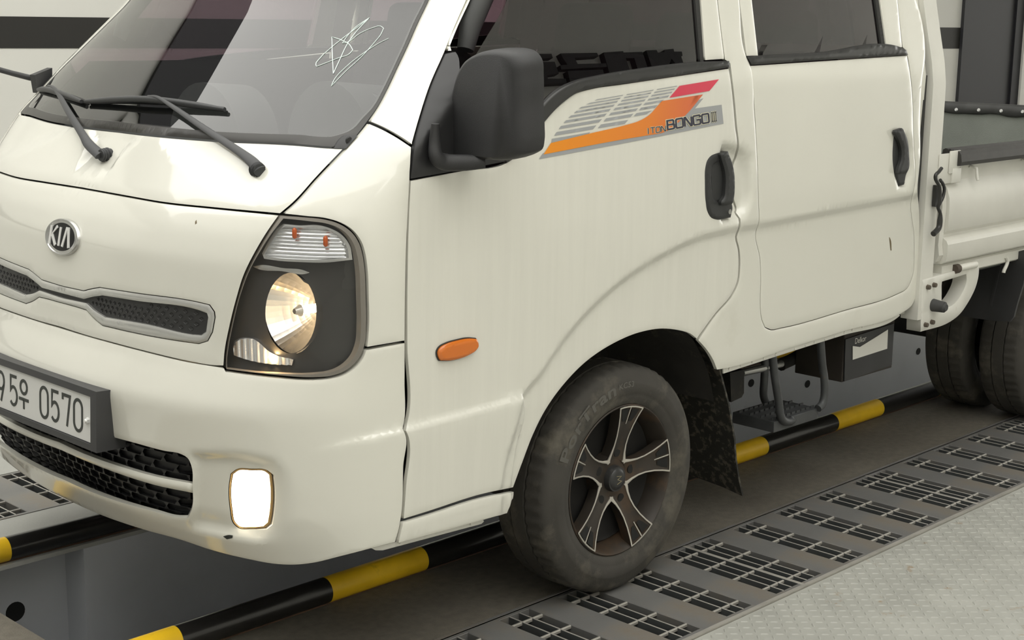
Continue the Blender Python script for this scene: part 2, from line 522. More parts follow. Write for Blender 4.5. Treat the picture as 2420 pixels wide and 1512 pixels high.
def glass(name, tint, rough=0.0, ior=1.5):
    """thin pane: mirror reflection by Fresnel over a tinted clear pane"""
    m = bpy.data.materials.new(name); m.use_nodes = True
    nt = m.node_tree; nt.nodes.remove(nt.nodes['Principled BSDF'])
    out = nt.nodes['Material Output']
    g = nt.nodes.new('ShaderNodeBsdfGlossy'); g.inputs['Roughness'].default_value = rough; g.inputs['Color'].default_value = (1, 1, 1, 1)
    t = nt.nodes.new('ShaderNodeBsdfTransparent'); t.inputs[0].default_value = (*tint, 1)
    fr = nt.nodes.new('ShaderNodeFresnel')
    ge = nt.nodes.new('ShaderNodeNewGeometry'); mr = nt.nodes.new('ShaderNodeMapRange')       # a pane mirrors alike from both sides
    mr.inputs[3].default_value = ior; mr.inputs[4].default_value = 1/ior
    nt.links.new(ge.outputs['Backfacing'], mr.inputs[0]); nt.links.new(mr.outputs[0], fr.inputs[0])
    mx = nt.nodes.new('ShaderNodeMixShader')
    nt.links.new(fr.outputs[0], mx.inputs[0]); nt.links.new(t.outputs[0], mx.inputs[1]); nt.links.new(g.outputs[0], mx.inputs[2])
    nt.links.new(mx.outputs[0], out.inputs[0])
    return m
def emit(name, col, power):
    m = bpy.data.materials.new(name); m.use_nodes = True
    nt = m.node_tree; nt.nodes.remove(nt.nodes['Principled BSDF'])
    e = nt.nodes.new('ShaderNodeEmission'); e.inputs[0].default_value = (*col, 1); e.inputs[1].default_value = power
    nt.links.new(e.outputs[0], nt.nodes['Material Output'].inputs[0])
    return m
# ------------------------------------------------------------------ the setting
CONC = mat('dirty_concrete', (.155, .14, .112), .85, 0, .15, 40, .5, 220, dirt=((.11, .095, .075), 3.0, .5, .85))
CONC2 = mat('floor_concrete', (.40, .40, .37), .75, 0, .1, 4, .2, 120)
TREAD = mat('painted_tread_steel', (.375, .375, .342), .5, 0, .10, 7, dirt=((.27, .17, .07), 13.0, .62, .72))
PITW = mat('pit_grey_paint', (.60, .615, .64), .5, 0, .06, 3, dirt=((.3, .3, .3), 4.0, .62, .9))
HOLE = mat('dark_hole', (.012, .012, .011), .9)
GALV = mat('galvanised_steel', (.225, .222, .215), .42, .3, .15, 5, .1, 200, dirt=((.26, .22, .17), 4.5, .48, .72))
GALVB = mat('galvanised_bar', (.44, .42, .38), .4, .3, .15, 12)
WALLM = mat('wall_white_panel', (.76, .755, .71), .45, 0, .02, 2)
STRIPE = mat('wall_stripe_black', (.022, .021, .019), .5)
DOORG = mat('door_dark_grey', (.035, .035, .04), .45)
def slab(name, x0, x1, y0, y1, z0, z1, m, parent=None, kind='structure', bevel=0.0):
    bm = bmesh.new(); box2(bm, np.array([x0, y0, z0]), np.array([x1, y1, z1]))
    o = from_bm(name, bm, m, parent, False, bevel)
    if kind and parent is None: o['kind'] = kind
    return o
PIT_X0, PIT_X1, PIT_N, PIT_F = -1.272, 6.5, -.318, .488
GR_IN, GR_OUT = -.728, -1.148
XA, XB = -9.0, 16.0
# concrete strips beside the pit, floor before and behind it
floor = slab('floor', XA, XB, GR_IN, PIT_N, -.06, 0, CONC)
slab('floor_far_strip', XA, XB, PIT_F, .854, -.012, 0, CONC2)
slab('floor_pit_front', XA, PIT_X0, PIT_N, PIT_F, -.06, -.0005, CONC)
slab('floor_pit_rear', PIT_X1, XB, PIT_N, PIT_F, -.06, -.0005, CONC)
slab('floor_far', XA, XB, 1.283, 9.0, -.06, 0, CONC2)
plate_floor = slab('floor_tread_plate', XA, XB, -7.5, GR_OUT-.014, -.06, -.004, TREAD)
slab('trim_1', XA, XB, GR_OUT-.012, GR_OUT, -.05, .001, GALVB)
slab('trim_2', XA, XB, GR_IN, GR_IN+.008, -.02, .002, GALV)
slab('trim_3', XA, XB,   .855, .863, -.02, .002, GALV)
# grating trenches
for y0, y1, nm in ((GR_OUT, GR_IN, 'trench_near'), (.863, 1.283, 'trench_far')):
    bm = bmesh.new()
    box2(bm, np.array([XA, y0-.05, -.26]), np.array([XB, y1+.05, -.22]))
    box2(bm, np.array([XA, y0-.05, -.22]), np.array([XB, y0-.001, -.061])); box2(bm, np.array([XA, y1+.001, -.22]), np.array([XB, y1+.05, -.061]))
    box2(bm, np.array([XA-.05, y0-.05, -.26]), np.array([XA, y1+.05, -.001])); box2(bm, np.array([XB, y0-.05, -.26]), np.array([XB+.05, y1+.05, -.001]))
    o = from_bm(nm, bm, mat(nm+'_bed', (.01, .01, .0105), .8), None); o['kind'] = 'structure'
# inspection pit
bm = bmesh.new()
REC_X, REC_Y = -.862, .60            # the far wall steps back ahead of x = REC_X
box2(bm, np.array([REC_X, PIT_F, -1.5]), np.array([PIT_X1, REC_Y+.04, -.0125])); box2(bm, np.array([PIT_X0, REC_Y, -1.5]), np.array([REC_X, REC_Y+.04, -.0125]))
box2(bm, np.array([PIT_X0, PIT_N-.04, -1.5]), np.array([PIT_X1, PIT_N, -.0605]))
box2(bm, np.array([PIT_X0-.04, PIT_N-.04, -1.5]), np.array([PIT_X0, REC_Y+.04, -.0125])); box2(bm, np.array([PIT_X1, PIT_N-.04, -1.5]), np.array([PIT_X1+.04, PIT_F+.04, -.0605]))
box2(bm, np.array([PIT_X0, PIT_N, -1.52]), np.array([PIT_X1, REC_Y, -1.5]))
pit = from_bm('inspection_pit', bm, PITW, None); pit['kind'] = 'structure'
def wall_hole(px, rx, rz, nm='wall_hole', yv=None):
    P = pl(px, 1, yv if yv else PIT_F)
    pts = [(P[0]+rx*math.cos(t), P[1]-.0015, P[2]+rz*math.sin(t)) for t in np.linspace(0, 2*math.pi, 20, endpoint=False)]
    prism(nm, pts, (0, .001, 0), HOLE, pit)
wall_hole((36, 1445), .030, .030, yv=REC_Y)
for p in ((1908, 907), (2170, 830), (1775, 905)): wall_hole(p, .022, .018)
# wall behind the truck: white panels with a black stripe
WA, WB = np.array([.736, 4.0]), np.array([7.76, 2.49])
WU = (WB-WA)/np.linalg.norm(WB-WA); WN = np.array([WU[1], -WU[0]])          # WN points to the room
def wall_pt(px):
    d = rays([px])[0]; n = np.array([WN[0], WN[1], 0]); P0 = np.array([WA[0], WA[1], 0])
    return CAM+d*((P0-CAM).dot(n)/d.dot(n))
def wall_q(t, z, h=0.0): return np.array([WA[0]+WU[0]*t+WN[0]*h, WA[1]+WU[1]*t+WN[1]*h, z])
def wall_t(px):
    P = wall_pt(px); return (P[:2]-WA).dot(WU)
WALL_H = 5.1
t_d0, t_d1 = wall_t((2266, 120)), wall_t((2402, 120))
def wall_slab(nm, t0, t1, z0, z1, h0, h1, m, parent=None):
    c = [wall_q(t0, z0, h1), wall_q(t1, z0, h1), wall_q(t1, z1, h1), wall_q(t0, z1, h1)]
    n = np.array([WN[0], WN[1], 0])*(h0-h1)
    o = prism(nm, c, n, m, parent)
    if parent is None: o['kind'] = 'structure'
    return o
wl = wall_slab('wall_back', -7.0, 9.8, 0, 4.0, -.15, 0, WALLM)
wall_slab('trim_4', -7.0, 9.8, 4.0, WALL_H, -.12, .06, DOORG)
z_s1, z_s0 = wall_pt((0, 38.5))[2], wall_pt((0, 114))[2]
wall_slab('stripe', -7.0, t_d0, z_s0, z_s1, 0, .003, STRIPE, wl)
dr = wall_slab('door_1', t_d0, t_d1, 0, 3.2, 0, .03, DOORG)
t_m = wall_t((2384, 120))
wall_slab('door_frame', t_m, t_d1, 0, 3.2, .03, .05, mat('door_frame_dark', (.02, .02, .024), .5), dr)
wall_slab('door_post', t_d1, t_d1+.12, 0, 3.2, .0, .07, WALLM, dr)
# wall facing the truck's near side, behind the camera; then an added end wall and roof that block sky light
WALLF = mat('wall_facing', (.78, .77, .72), .6, 0, .03, 1.5)
slab('wall_front', XA, 18.0, -6.7, -6.5, 0, 5.6, WALLF)
slab('end_light_block', -6.2, -6.0, -6.5, 6.0, 0, 6.6, mat('end_light_block_grey', (.30, .30, .29), .6))  # unseen wall, added to cut the sky light on the truck's front
slab('roof_light_block', 2.4, 18.0, -6.7, 6.5, 5.6, 5.75, mat('roof_light_block_grey', (.45, .45, .44), .7))  # unseen roof slab, added to darken the back wall towards the rear
# --- tread pattern of the steel floor plate: bars of lens shape, turned by turns
def tread_mesh():
    bm = bmesh.new()
    n = 8; L, Wd, h = .0125, .0034, .0022
    a = []
    for k in range(n):
        t = 2*math.pi*k/n
        a.append(bm.verts.new((L*math.cos(t), Wd*math.sin(t), 0)))
    b = [bm.verts.new((.55*L, 0, h)), bm.verts.new((-.55*L, 0, h))]
    for k in range(n):
        v0, v1 = a[k], a[(k+1) % n]
        i0 = 0 if v0.co.x+v1.co.x >= 0 else 1
        bm.faces.new((v0, v1, b[i0]))
    bm.faces.new((a[2], b[1], b[0])); bm.faces.new((a[6], b[0], b[1]))
    bmesh.ops.recalc_face_normals(bm, faces=bm.faces)
    me = bpy.data.meshes.new('tread'); bm.to_mesh(me); bm.free(); me.materials.append(TREAD)
    return me
TM = tread_mesh()
spots = []
pit_ = .0275
for i in range(-60, 120):
    for j in range(0, 70):
        x = i*pit_; y = GR_OUT-.035-j*pit_
        q = np.array([x, y, 0])-CAM; dz = q.dot(AX_F)
        if dz < .5: continue
        u = IMG_W/2+F_PX*q.dot(AX_R)/dz; v = IMG_H/2+F_PX*q.dot(AX_D)/dz
        if -150 < u < 2600 and v < 1800: spots.append((dz, x, y, (i+j) % 2))
spots.sort()
vis = [s_ for s_ in spots]
def in_view(s_):
    q = np.array([s_[1], s_[2], 0])-CAM; dz = q.dot(AX_F)
    u = IMG_W/2+F_PX*q.dot(AX_R)/dz; v = IMG_H/2+F_PX*q.dot(AX_D)/dz
    return 0 <= u <= IMG_W and 0 <= v <= IMG_H
near = [s_ for s_ in spots if in_view(s_)][:300]
nearset = set(near)
for s_ in near:
    o = bpy.data.objects.new('tread', TM); COL.objects.link(o); o.parent = plate_floor
    o.location = (s_[1], s_[2], -.004); o.rotation_euler = (0, 0, math.radians(45+90*s_[3]))
V, Fc = [], []
base = [v.co.copy() for v in TM.vertices]; bf = [tuple(p.vertices) for p in TM.polygons]
for s_ in spots:
    if s_ in nearset: continue
    R_ = Matrix.Rotation(math.radians(45+90*s_[3]), 3, 'Z'); k = len(V)
    V += [R_ @ c_+Vector((s_[1], s_[2], -.004)) for c_ in base]; Fc += [tuple(k+i_ for i_ in f) for f in bf]
tag(from_data('tread_pattern', V, Fc, TREAD, plate_floor, False), kind='stuff')
# --- steel gratings beside the pit
def bar_mesh(nm, d, m, bev=.0012):
    bm = bmesh.new(); box(bm, (0, 0, 0), d)
    if bev: bmesh.ops.bevel(bm, geom=list(bm.edges), offset=bev, segments=1, affect='EDGES')
    bmesh.ops.recalc_face_normals(bm, faces=bm.faces)
    me = bpy.data.meshes.new(nm); bm.to_mesh(me); bm.free(); me.materials.append(m); return me
GW = GR_IN-GR_OUT
PER = 1.007
ME_FLAT = bar_mesh('flat_bar', (.112, GW-.004, .050), GALV, .002)
SLATD = mat('grating_slat_dark', (.085, .09, .09), .5, .2, .15, 12)
def slat_mesh(nm, d):
    me = bar_mesh(nm, d, SLATD, .0008); me.materials.append(GALVB)
    for p in me.polygons:
        if p.normal.z > .6: p.material_index = 1
    return me
ME_SLAT = slat_mesh('slat', (.0048, GW-.03, .050))
ME_EDGE = slat_mesh('edge_bar', (.006, GW-.004, .052))
ME_CROSS = bar_mesh('cross_bar', (PER-.016, .0072, .010), GALVB, .002)
ME_END = bar_mesh('end_bar', (PER-.006, .012, .030), GALV, .001)
def grating(x0, yc, ybars, label, name='steel_grating'):
    r = empty(name, (x0+PER/2, yc, -.05))
    tag(r, label, 'grating', 'steel gratings beside the pit')
    def put(me, x, y, z):
        o = bpy.data.objects.new(me.name, me); COL.objects.link(o); o.parent = r; o.location = (x-x0-PER/2, y-yc, z+.05)
    for c in (.1677, .3917, .6157, .8397): put(ME_FLAT, x0+c-.0005*0, yc, -.0255)
    for c in (.0, .2797, .5037, .7277, PER):
        for k in (-.0188, .0188):
            xx = x0+c+k
            if c == 0: xx = x0+.0376+ (0 if k < 0 else .0376)
            if c == PER: xx = x0+PER-.0376-(0 if k > 0 else .0376)
            put(ME_SLAT, xx, yc, -.0265)
    put(ME_EDGE, x0+.0035, yc, -.026); put(ME_EDGE, x0+PER-.0035, yc, -.026)
    for y in ybars: put(ME_CROSS, x0+PER/2, y, -.007)
    put(ME_END, x0+PER/2, yc+GW/2-.008, -.016); put(ME_END, x0+PER/2, yc-GW/2+.008, -.016)
    return r
J0 = .4095
yb = [-.7875-.1*k for k in range(4)]
lab = {-2: 'steel floor grating panel in the lower corner nearest the camera', -1: 'steel floor grating panel under the front tyre', 0: 'steel floor grating panel just behind the front tyre',
       1: 'steel floor grating panel beyond the one behind the front tyre', 2: 'steel floor grating panel ahead of the rear wheels', 3: 'steel floor grating panel beside the rear wheels'}
for k, l in lab.items(): grating(J0+PER*k, (GR_IN+GR_OUT)/2, yb, l)
for k in range(-2, 1):
    grating(J0+PER*k+.21, .863+GW/2, [.863+.06+.1*i for i in range(4)], {-2: 'steel floor grating panel across the pit at the left edge of the photo', -1: 'steel floor grating panel across the pit, just seen under the bumper', 0: 'steel floor grating panel across the pit, hidden behind the truck'}[k])
for xa, xb, ya, yb_ in ((XA, J0-2*PER-.002, GR_OUT, GR_IN), (J0+4*PER+.002, XB, GR_OUT, GR_IN), (XA, J0+.21-2*PER-.002, .863, 1.283), (J0+.21+PER+.002, XB, .863, 1.283)):
    slab('trench_cover', xa, xb, ya+.002, yb_-.002, -.05, -.0005, GALV)
# --- striped guard pipes along both pit edges
PIPE_B = mat('pipe_black', (.016, .015, .014), .28, 0, .1, 10, coat=.3)
PIPE_Y = mat('pipe_yellow', (.88, .55, .018), .42, 0, .12, 9, dirt=((.14, .09, .02), 9.0, .60, .80))
RUSTY = mat('rusty_angle', (.10, .055, .03), .8, 0, .3, 30)
def guard(name, yc, xs, first_yellow, label, side):
    r = empty(name, (xs[0], yc, 0)); tag(r, label, 'guard rail', 'striped guard pipes on the pit edges')
    rad, zc = .0345, .036
    for i in range(len(xs)-1):
        yel = (i % 2 == 0) == first_yellow
        bm = bmesh.new(); cyl(bm, (xs[i]-xs[0], 0, zc), (xs[i+1]-xs[0], 0, zc), rad, rad, 40, caps=(i in (0, len(xs)-2)))
        from_bm('yellow_section' if yel else 'black_section', bm, PIPE_Y if yel else PIPE_B, r, True)
    bm = bmesh.new(); box2(bm, np.array([0, -.012, 0]), np.array([xs[-1]-xs[0], .012, .004]))
    from_bm('base_angle', bm, RUSTY, r)
    return r
xs_rail = [-1.40, -1.084, -.627, -.288, .17, .51, 1.007, 1.347, 1.804, 2.13, 2.584, 2.92, 3.38, 3.72, 4.18, 4.52, 4.98, 5.32, 5.78, 6.12, 6.5]
guard('guard_rail', -.344, xs_rail, True, 'black and yellow guard pipe on the pit edge nearest the camera', -1)
guard('guard_rail', .519, xs_rail, True, 'black and yellow guard pipe across the pit behind the bumper', 1)
PAINT = mat('white_paint', (.785, .775, .695), .28, 0, .02, 3.0, coat=1.0, spec=.5, dirt=((.50, .47, .36), 1.3, .62, .95))
PAINT_LOW = mat('white_paint_dusty', (.775, .765, .69), .34, 0, .02, 5.0, coat=.6, spec=.4, dirt=((.735, .725, .645), 9.0, .56, 1.0), stretch=(9, 9, .5))
WHITE_STEEL = mat('white_steel', (.72, .71, .65), .45, 0, .06, 5.0, dirt=((.33, .24, .15), 9.0, .66, .78))
BLACK_TRIM = mat('black_trim', (.022, .022, .023), .42, 0, .1, 20)
BLACK_TEX = mat('black_textured_plastic', (.028, .028, .029), .5, 0, .05, 30, .25, 900)
MOULD = mat('window_moulding', (.035, .035, .034), .3)
RUBBER = mat('seal_rubber', (.03, .03, .028), .6)
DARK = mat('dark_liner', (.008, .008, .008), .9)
TYRE = mat('tyre_rubber', (.052, .048, .041), .8, 0, .15, 12, .15, 300, dirt=((.19, .17, .13), 7.0, .50, .85))
CHROME = mat('chrome', (.75, .75, .74), .12, 1.0)
SATIN = mat('satin_silver', (.60, .60, .58), .26, .8)
GRILLE_S = mat('grille_silver', (.66, .66, .63), .24, .65)
WIND = glass('windscreen_glass', (.74, .76, .75), 0, 1.85)
SIDEGLASS = glass('tinted_side_glass', (.22, .14, .18), 0, 2.1)
LENS = glass('clear_lens', (.95, .95, .95), 0, 1.45)
CLOTH = mat('seat_fabric', (.05, .05, .052), .9, 0, .2, 40)
# ------------------------------------------------------------------ the truck
truck = empty('pickup_truck', (0, 0, 0))
tag(truck, 'white double-cab pickup truck with lit headlamp standing over the inspection pit', 'truck')

# --- shape of the skin: creases, recesses (outlines given as seen, carried onto the skin)
def add_bump(px, depth, wd, shift=0.0, closed=True):
    BUMPS.append((hit(spline(px, True, 25.0, 60)), depth, wd, shift))
_b = []
_b.append(([(2230, 452), (1987, 499), (1793, 536), (1709, 551), (1640, 571), (1580, 600), (1500, 648), (1430, 704), (1370, 765),
            (1320, 830), (1280, 890), (1240, 938), (1222, 1000), (1195, 1090), (1180, 1400), (1700, 1400), (2400, 1250), (2400, 420)], -.013, .024, 0))
_b.append(([(640, 1118), (700, 1076), (775, 1054), (860, 1034), (960, 1010), (1100, 972), (1200, 945), (1232, 935), (1236, 965), (1215, 1060), (1195, 1300),
            (950, 1400), (640, 1400)], .010, .011, 0))
_b.append(([(455, 1075), (600, 1083), (646, 1096), (664, 1130), (668, 1190), (655, 1250), (636, 1270), (560, 1268), (455, 1247)], -.022, .03, -.004))
_b.append((cA([(540, 950), (580, 1100), (640, 1220), (730, 1275), (800, 1260), (870, 1160), (1040, 1010), (900, 960), (700, 930)]), -.016, .05, 0))
_b.append(([(400, 322), (450, 375), (530, 428), (605, 448), (650, 428), (690, 370), (720, 335), (600, 318)], -.018, .06, 0))
_b.append((cN([(300, 70), (440, 95), (525, 140), (570, 260), (580, 450), (570, 640), (525, 745), (470, 790), (300, 820), (250, 450)]), -.022, .03, -.002))
_b.append((cN([(2080, 0), (2170, -40), (2215, 40), (2225, 200), (2215, 380), (2175, 480), (2100, 480), (2060, 300)]), -.012, .02, -.002))
for px, dp, wd, sh in _b: add_bump(px, dp, wd, sh)
for poly, dp, wd, sh in BUMPS[:2]+BUMPS[3:]:
    L_ = np.linalg.norm(np.roll(poly, -1, 0)-poly, axis=1)
    P_ = np.concatenate([poly[i]+(np.roll(poly, -1, 0)[i]-poly[i])*np.linspace(0, 1, max(1, int(L_[i]/.012)), endpoint=False)[:, None] for i in range(len(poly))])
    t_ = np.roll(P_, -1, 0)-np.roll(P_, 1, 0); n_ = np.stack([t_[:, 1], -t_[:, 0]], 1)/(np.linalg.norm(t_, axis=1)[:, None]+1e-9)
    c_ = sdf(poly, P_[:, 0]+n_[:, 0]*.002, P_[:, 1]+n_[:, 1]*.002)
    n_ *= np.sign(c_)[:, None]
    for k_ in (-.5, -.25, 0, .25, .5):
        q_ = P_+n_*(wd*k_+sh)
        FEAT += [tuple(a) for a in q_]+[(-a[0], a[1]) for a in q_]

# --- seams and outlines (pixels of the 2420 x 1512 frame, near half)
seam_hood = [(663, 506), (500, 491), (387, 479), (300, 464), (195, 445)]
hood_top = [(195, 303), (300, 315), (495, 333), (700, 343), (787, 350), (816, 351)]
hood_px = [(195, 445), (300, 464), (387, 479), (500, 491), (664, 506), (695, 480), (750, 420), (816, 351), (787, 350), (700, 343), (495, 333), (300, 315), (215, 303)]
def half_outline(px, step=10, corner=38.0):
    h = HP(px, False, step, corner)
    return h
hood = panel('hood', sym(half_outline(hood_px)), PAINT, truck)
face_top = [(195, 446), (300, 465), (387, 480), (500, 492), (663, 508)]
lamp_in = cD([(510, 95), (420, 220), (330, 370), (250, 530), (190, 720), (140, 920), (105, 1100), (95, 1215)])
face_bot = cB([(1670, 1215), (1600, 1213), (1400, 1180), (1100, 1110), (850, 1045), (600, 975), (440, 922)])
face_outer = sym(half_outline(face_top+lamp_in[1:]+face_bot[1:]))
g_out = cB([(480, 625), (620, 655), (680, 640), (740, 630), (1000, 670), (1500, 745), (1560, 760), (1595, 810), (1600, 850), (1580, 960), (1545, 1025),
            (1480, 1045), (1300, 1020), (1000, 965), (760, 910), (700, 860), (640, 795), (560, 770), (480, 748)])
g_in = cB([(480, 678), (620, 715), (690, 698), (760, 688), (1000, 726), (1500, 805), (1540, 820), (1550, 850), (1535, 960), (1500, 985), (1440, 980), (1100, 905), (780, 850),
           (700, 800), (640, 745), (560, 728), (480, 712)])
G_OUT = sym(half_outline(g_out, 5, 16)); G_IN = sym(half_outline(g_in, 5, 16))
front = panel('front_panel', face_outer, PAINT, truck, holes=[G_OUT], grid=.018)
grille = panel('grille_surround', G_OUT, GRILLE_S, truck, holes=[G_IN], off=.002, t=.014, grid=.012, shrink=.0004, roll=.0035)
GMESH = mat('grille_mesh_black', (.03, .03, .03), .5, 0, .1, 30)
gm = panel('grille_mesh', offset_poly(G_IN, -.004), GMESH, truck, off=-.009, t=0, grid=.02, shrink=0, roll=0)
# small raised diamonds on the black mesh
def diamonds():
    V, Fc = [], []
    lo, hi = G_IN.min(0), G_IN.max(0)
    pitch = .0235
    i = 0
    cells = []
    for zz in np.arange(lo[1], hi[1]+.02, pitch*.52):
        i += 1
        for ss in np.arange(lo[0], hi[0], pitch):
            cells.append((ss+(i % 2)*pitch*.5, zz))
    cells = np.array(cells)
    cells = cells[sdf(G_IN, cells[:, 0], cells[:, 1]) < -.007]
    a, b = .0042, .0036
    du = np.array([-a, 0, a, 0, 0, -a*1.35, 0, a*1.35, 0]); dv = np.array([0, -b, 0, b, 0, 0, -b*1.4, 0, b*1.4])
    oo = np.array([-.0085]*4+[-.0125]+[-.0075]*4)
    V = skin(cells[:, :1]+du, cells[:, 1:]+dv, oo+np.zeros((len(cells), 1))).reshape(-1, 3)
    for n_ in range(len(cells)):
        k = n_*9
        for j in range(4):
            Fc.append((k+j, k+(j+1) % 4, k+4)); Fc.append((k+5+j, k+5+(j+1) % 4, k+(j+1) % 4, k+j))
    return V, Fc
V, Fc = diamonds()
tag(from_data('diamond_pattern', V, Fc, GMESH, gm, False), kind='stuff')
# --- badge
def badge():
    c = hit([(150, 560)])[0]; c[0] = 0.0
    P = skin(np.array([0.0]), np.array([c[1]]))[0]
    e = .01
    up = skin(np.array([0.]), np.array([c[1]+e]))[0]-skin(np.array([0.]), np.array([c[1]-e]))[0]
    up = Vector(up).normalized(); lf = Vector((0, -1, 0)); n = lf.cross(up)*1.0
    if n.x > 0: n = -n
    return Vector(P), lf, up, n
BP, BL, BU, BN = badge()
def on_badge(u, v, h): return BP+BL*u+BU*v+BN*h
BW, BH = .079, .0445
def disc(name, prof, m, parent, seg=56):
    V, Fc = [], []
    for i in range(seg):
        th = 2*math.pi*i/seg
        for k, (f, h) in enumerate(prof): V.append(on_badge(BW*f*math.cos(th), BH*f*math.sin(th) if k >= 0 else 0, h))
    m_ = len(prof)
    for i in range(seg):
        j = (i+1) % seg
        for k in range(m_-1): Fc.append((i*m_+k, j*m_+k, j*m_+k+1, i*m_+k+1))
    Fc.append(tuple(i*m_+m_-1 for i in range(seg)))
    o = from_data(name, V, Fc, m, parent)
    bm = bmesh.new(); bm.from_mesh(o.data); bmesh.ops.recalc_face_normals(bm, faces=bm.faces); bm.to_mesh(o.data); bm.free()
    sharp(o, 40); return o
BADGE_BLACK = mat('badge_black', (.010, .010, .010), .35, spec=.25)
bd = disc('badge_rim', [(1.0, -.002), (1.0, .004), (.97, .0068), (.93, .0068), (.885, .0045)], SATIN, truck)
disc('badge_field', [(.89, .004), (.6, .0052), (.2, .006)], BADGE_BLACK, bd)
def flat_letters(name, lines, wd, place, m, parent, h0, h1):
    V, Fc = strokes(lines, wd)
    k = len(V)
    P = [place(u, v, h1) for u, v in V]+[place(u, v, h0) for u, v in V]
    F2 = list(Fc)
    cnt = {}
    for f in Fc:
        for i in range(len(f)): cnt[(f[i], f[(i+1) % len(f)])] = 1
    for a, b in cnt:
        if (b, a) not in cnt: F2.append((a, a+k, b+k, b))
    o = from_data(name, P, F2, m, parent, False)
    bm = bmesh.new(); bm.from_mesh(o.data); bmesh.ops.recalc_face_normals(bm, faces=bm.faces); bm.to_mesh(o.data); bm.free()
    return o
LET = mat('silver_letters', (.82, .82, .80), .3, .2)
hh = .023
kx = 1.22
for ln in ([[(-.040, -hh), (-.040, hh)], [(-.017, hh), (-.0365, -.001), (-.0335, .002), (-.0165, -hh)]], [[(-.0035, -hh), (-.0035, hh)]],
           [[(.0105, -hh), (.0205, hh*.95), (.0265, hh*.95), (.0355, -hh)]]):
    flat_letters('badge_letter', [[(u*kx-.002, v) for u, v in l] for l in ln], .0080, on_badge, LET, bd, .0045, .0078)
# --- bumper
bump_top = face_bot[::-1]
lamp_low = cD([(110, 1252), (300, 1278), (500, 1300), (780, 1313), (900, 1301), (980, 1279), (1060, 1230), (1120, 1160), (1148, 1092)])
bump_right = [(959, 809), (959, 900), (957, 1000), (954, 1013), (959, 1022), (956, 1101), (950, 1223), (945, 1250), (936, 1282)]
bump_bot = [(886, 1295), (805, 1316), (737, 1332), (693, 1336), (652, 1334), (585, 1322), (500, 1301), (428, 1277), (338, 1252), (231, 1215), (158, 1182), (118, 1164)]
b_half = [(140, 774)]+bump_top[1:-1]+[(531, 869)]+lamp_low+bump_right+bump_bot
op_top = cC([(160, 340), (400, 410), (520, 450), (700, 500), (850, 540), (930, 555), (965, 575), (985, 620), (990, 720), (985, 840), (968, 878), (925, 878), (800, 848),
             (600, 792), (400, 717), (255, 645)])
OPEN = sym(half_outline(op_top, 7))
fog_px = cC([(1188, 700), (1196, 655), (1225, 634), (1300, 632), (1375, 638), (1408, 662), (1416, 740), (1412, 850), (1402, 915), (1375, 938), (1300, 940), (1238, 936), (1208, 910), (1192, 840)])
FOG = HP(fog_px, True, 6)
FOGM = FOG*np.array([-1, 1])
bumper = panel('front_bumper', sym(half_outline(b_half)), PAINT, truck, holes=[OPEN, FOG, FOGM], grid=.012, t=.02)
# lower grille: two honeycomb inserts behind a white bar
bar_t = cC([(200, 462), (400, 555), (600, 625), (800, 680), (1005, 718)])
bar_b = cC([(1005, 766), (800, 725), (600, 665), (400, 590), (200, 500)])
BAR = sym(half_outline(bar_t+bar_b, 7))
panel('grille_bar', BAR, PAINT, bumper, off=-.012, t=.02, grid=.02, shrink=0, roll=.005)
def honeycomb(region, off, depth, m, parent):
    """walls of stretched six-sided cells filling a region of the skin"""
    lo, hi = region.min(0), region.max(0)
    W_, H_ = .066, .0215
    V, Fc = [], []
    row = 0
    cells = []
    for zz in np.arange(lo[1]-H_, hi[1]+H_, H_*.97):
        row += 1
        for ss in np.arange(lo[0]-W_, hi[0]+W_, W_):
            cells.append((ss+(row % 2)*W_*.5, zz))
    cells = np.array(cells)
    cells = cells[sdf(region, cells[:, 0], cells[:, 1]) < .028]
    hexa = np.array([(-.45, 0), (-.36, .45), (.36, .45), (.45, 0), (.36, -.45), (-.36, -.45)])*np.array([W_*1.06, H_])
    outer = np.array([(-.5, 0), (-.5, .5), (.5, .5), (.5, 0), (.5, -.5), (-.5, -.5)])*np.array([W_, H_])
    d2 = np.concatenate([outer, hexa, hexa]); oo = np.array([off]*12+[off-depth]*6)
    V = skin(cells[:, :1]+d2[:, 0], cells[:, 1:]+d2[:, 1], oo+np.zeros((len(cells), 1))).reshape(-1, 3)
    for n_ in range(len(cells)):
        k = n_*18
        for j in range(6):
            j2 = (j+1) % 6
            Fc += [(k+j, k+j2, k+6+j2, k+6+j), (k+6+j, k+6+j2, k+12+j2, k+12+j)]
        Fc.append(tuple(k+12+j for j in range(6)))
    return from_data('grille_honeycomb', V, Fc, m, parent, False)
HONEY = mat('honeycomb_black', (.016, .016, .017), .45)
honeycomb(OPEN, -.034, .012, HONEY, bumper)
panel('grille_backing', offset_poly(OPEN, -.02), DARK, bumper, off=-.065, t=0, grid=.05, shrink=0, roll=0)
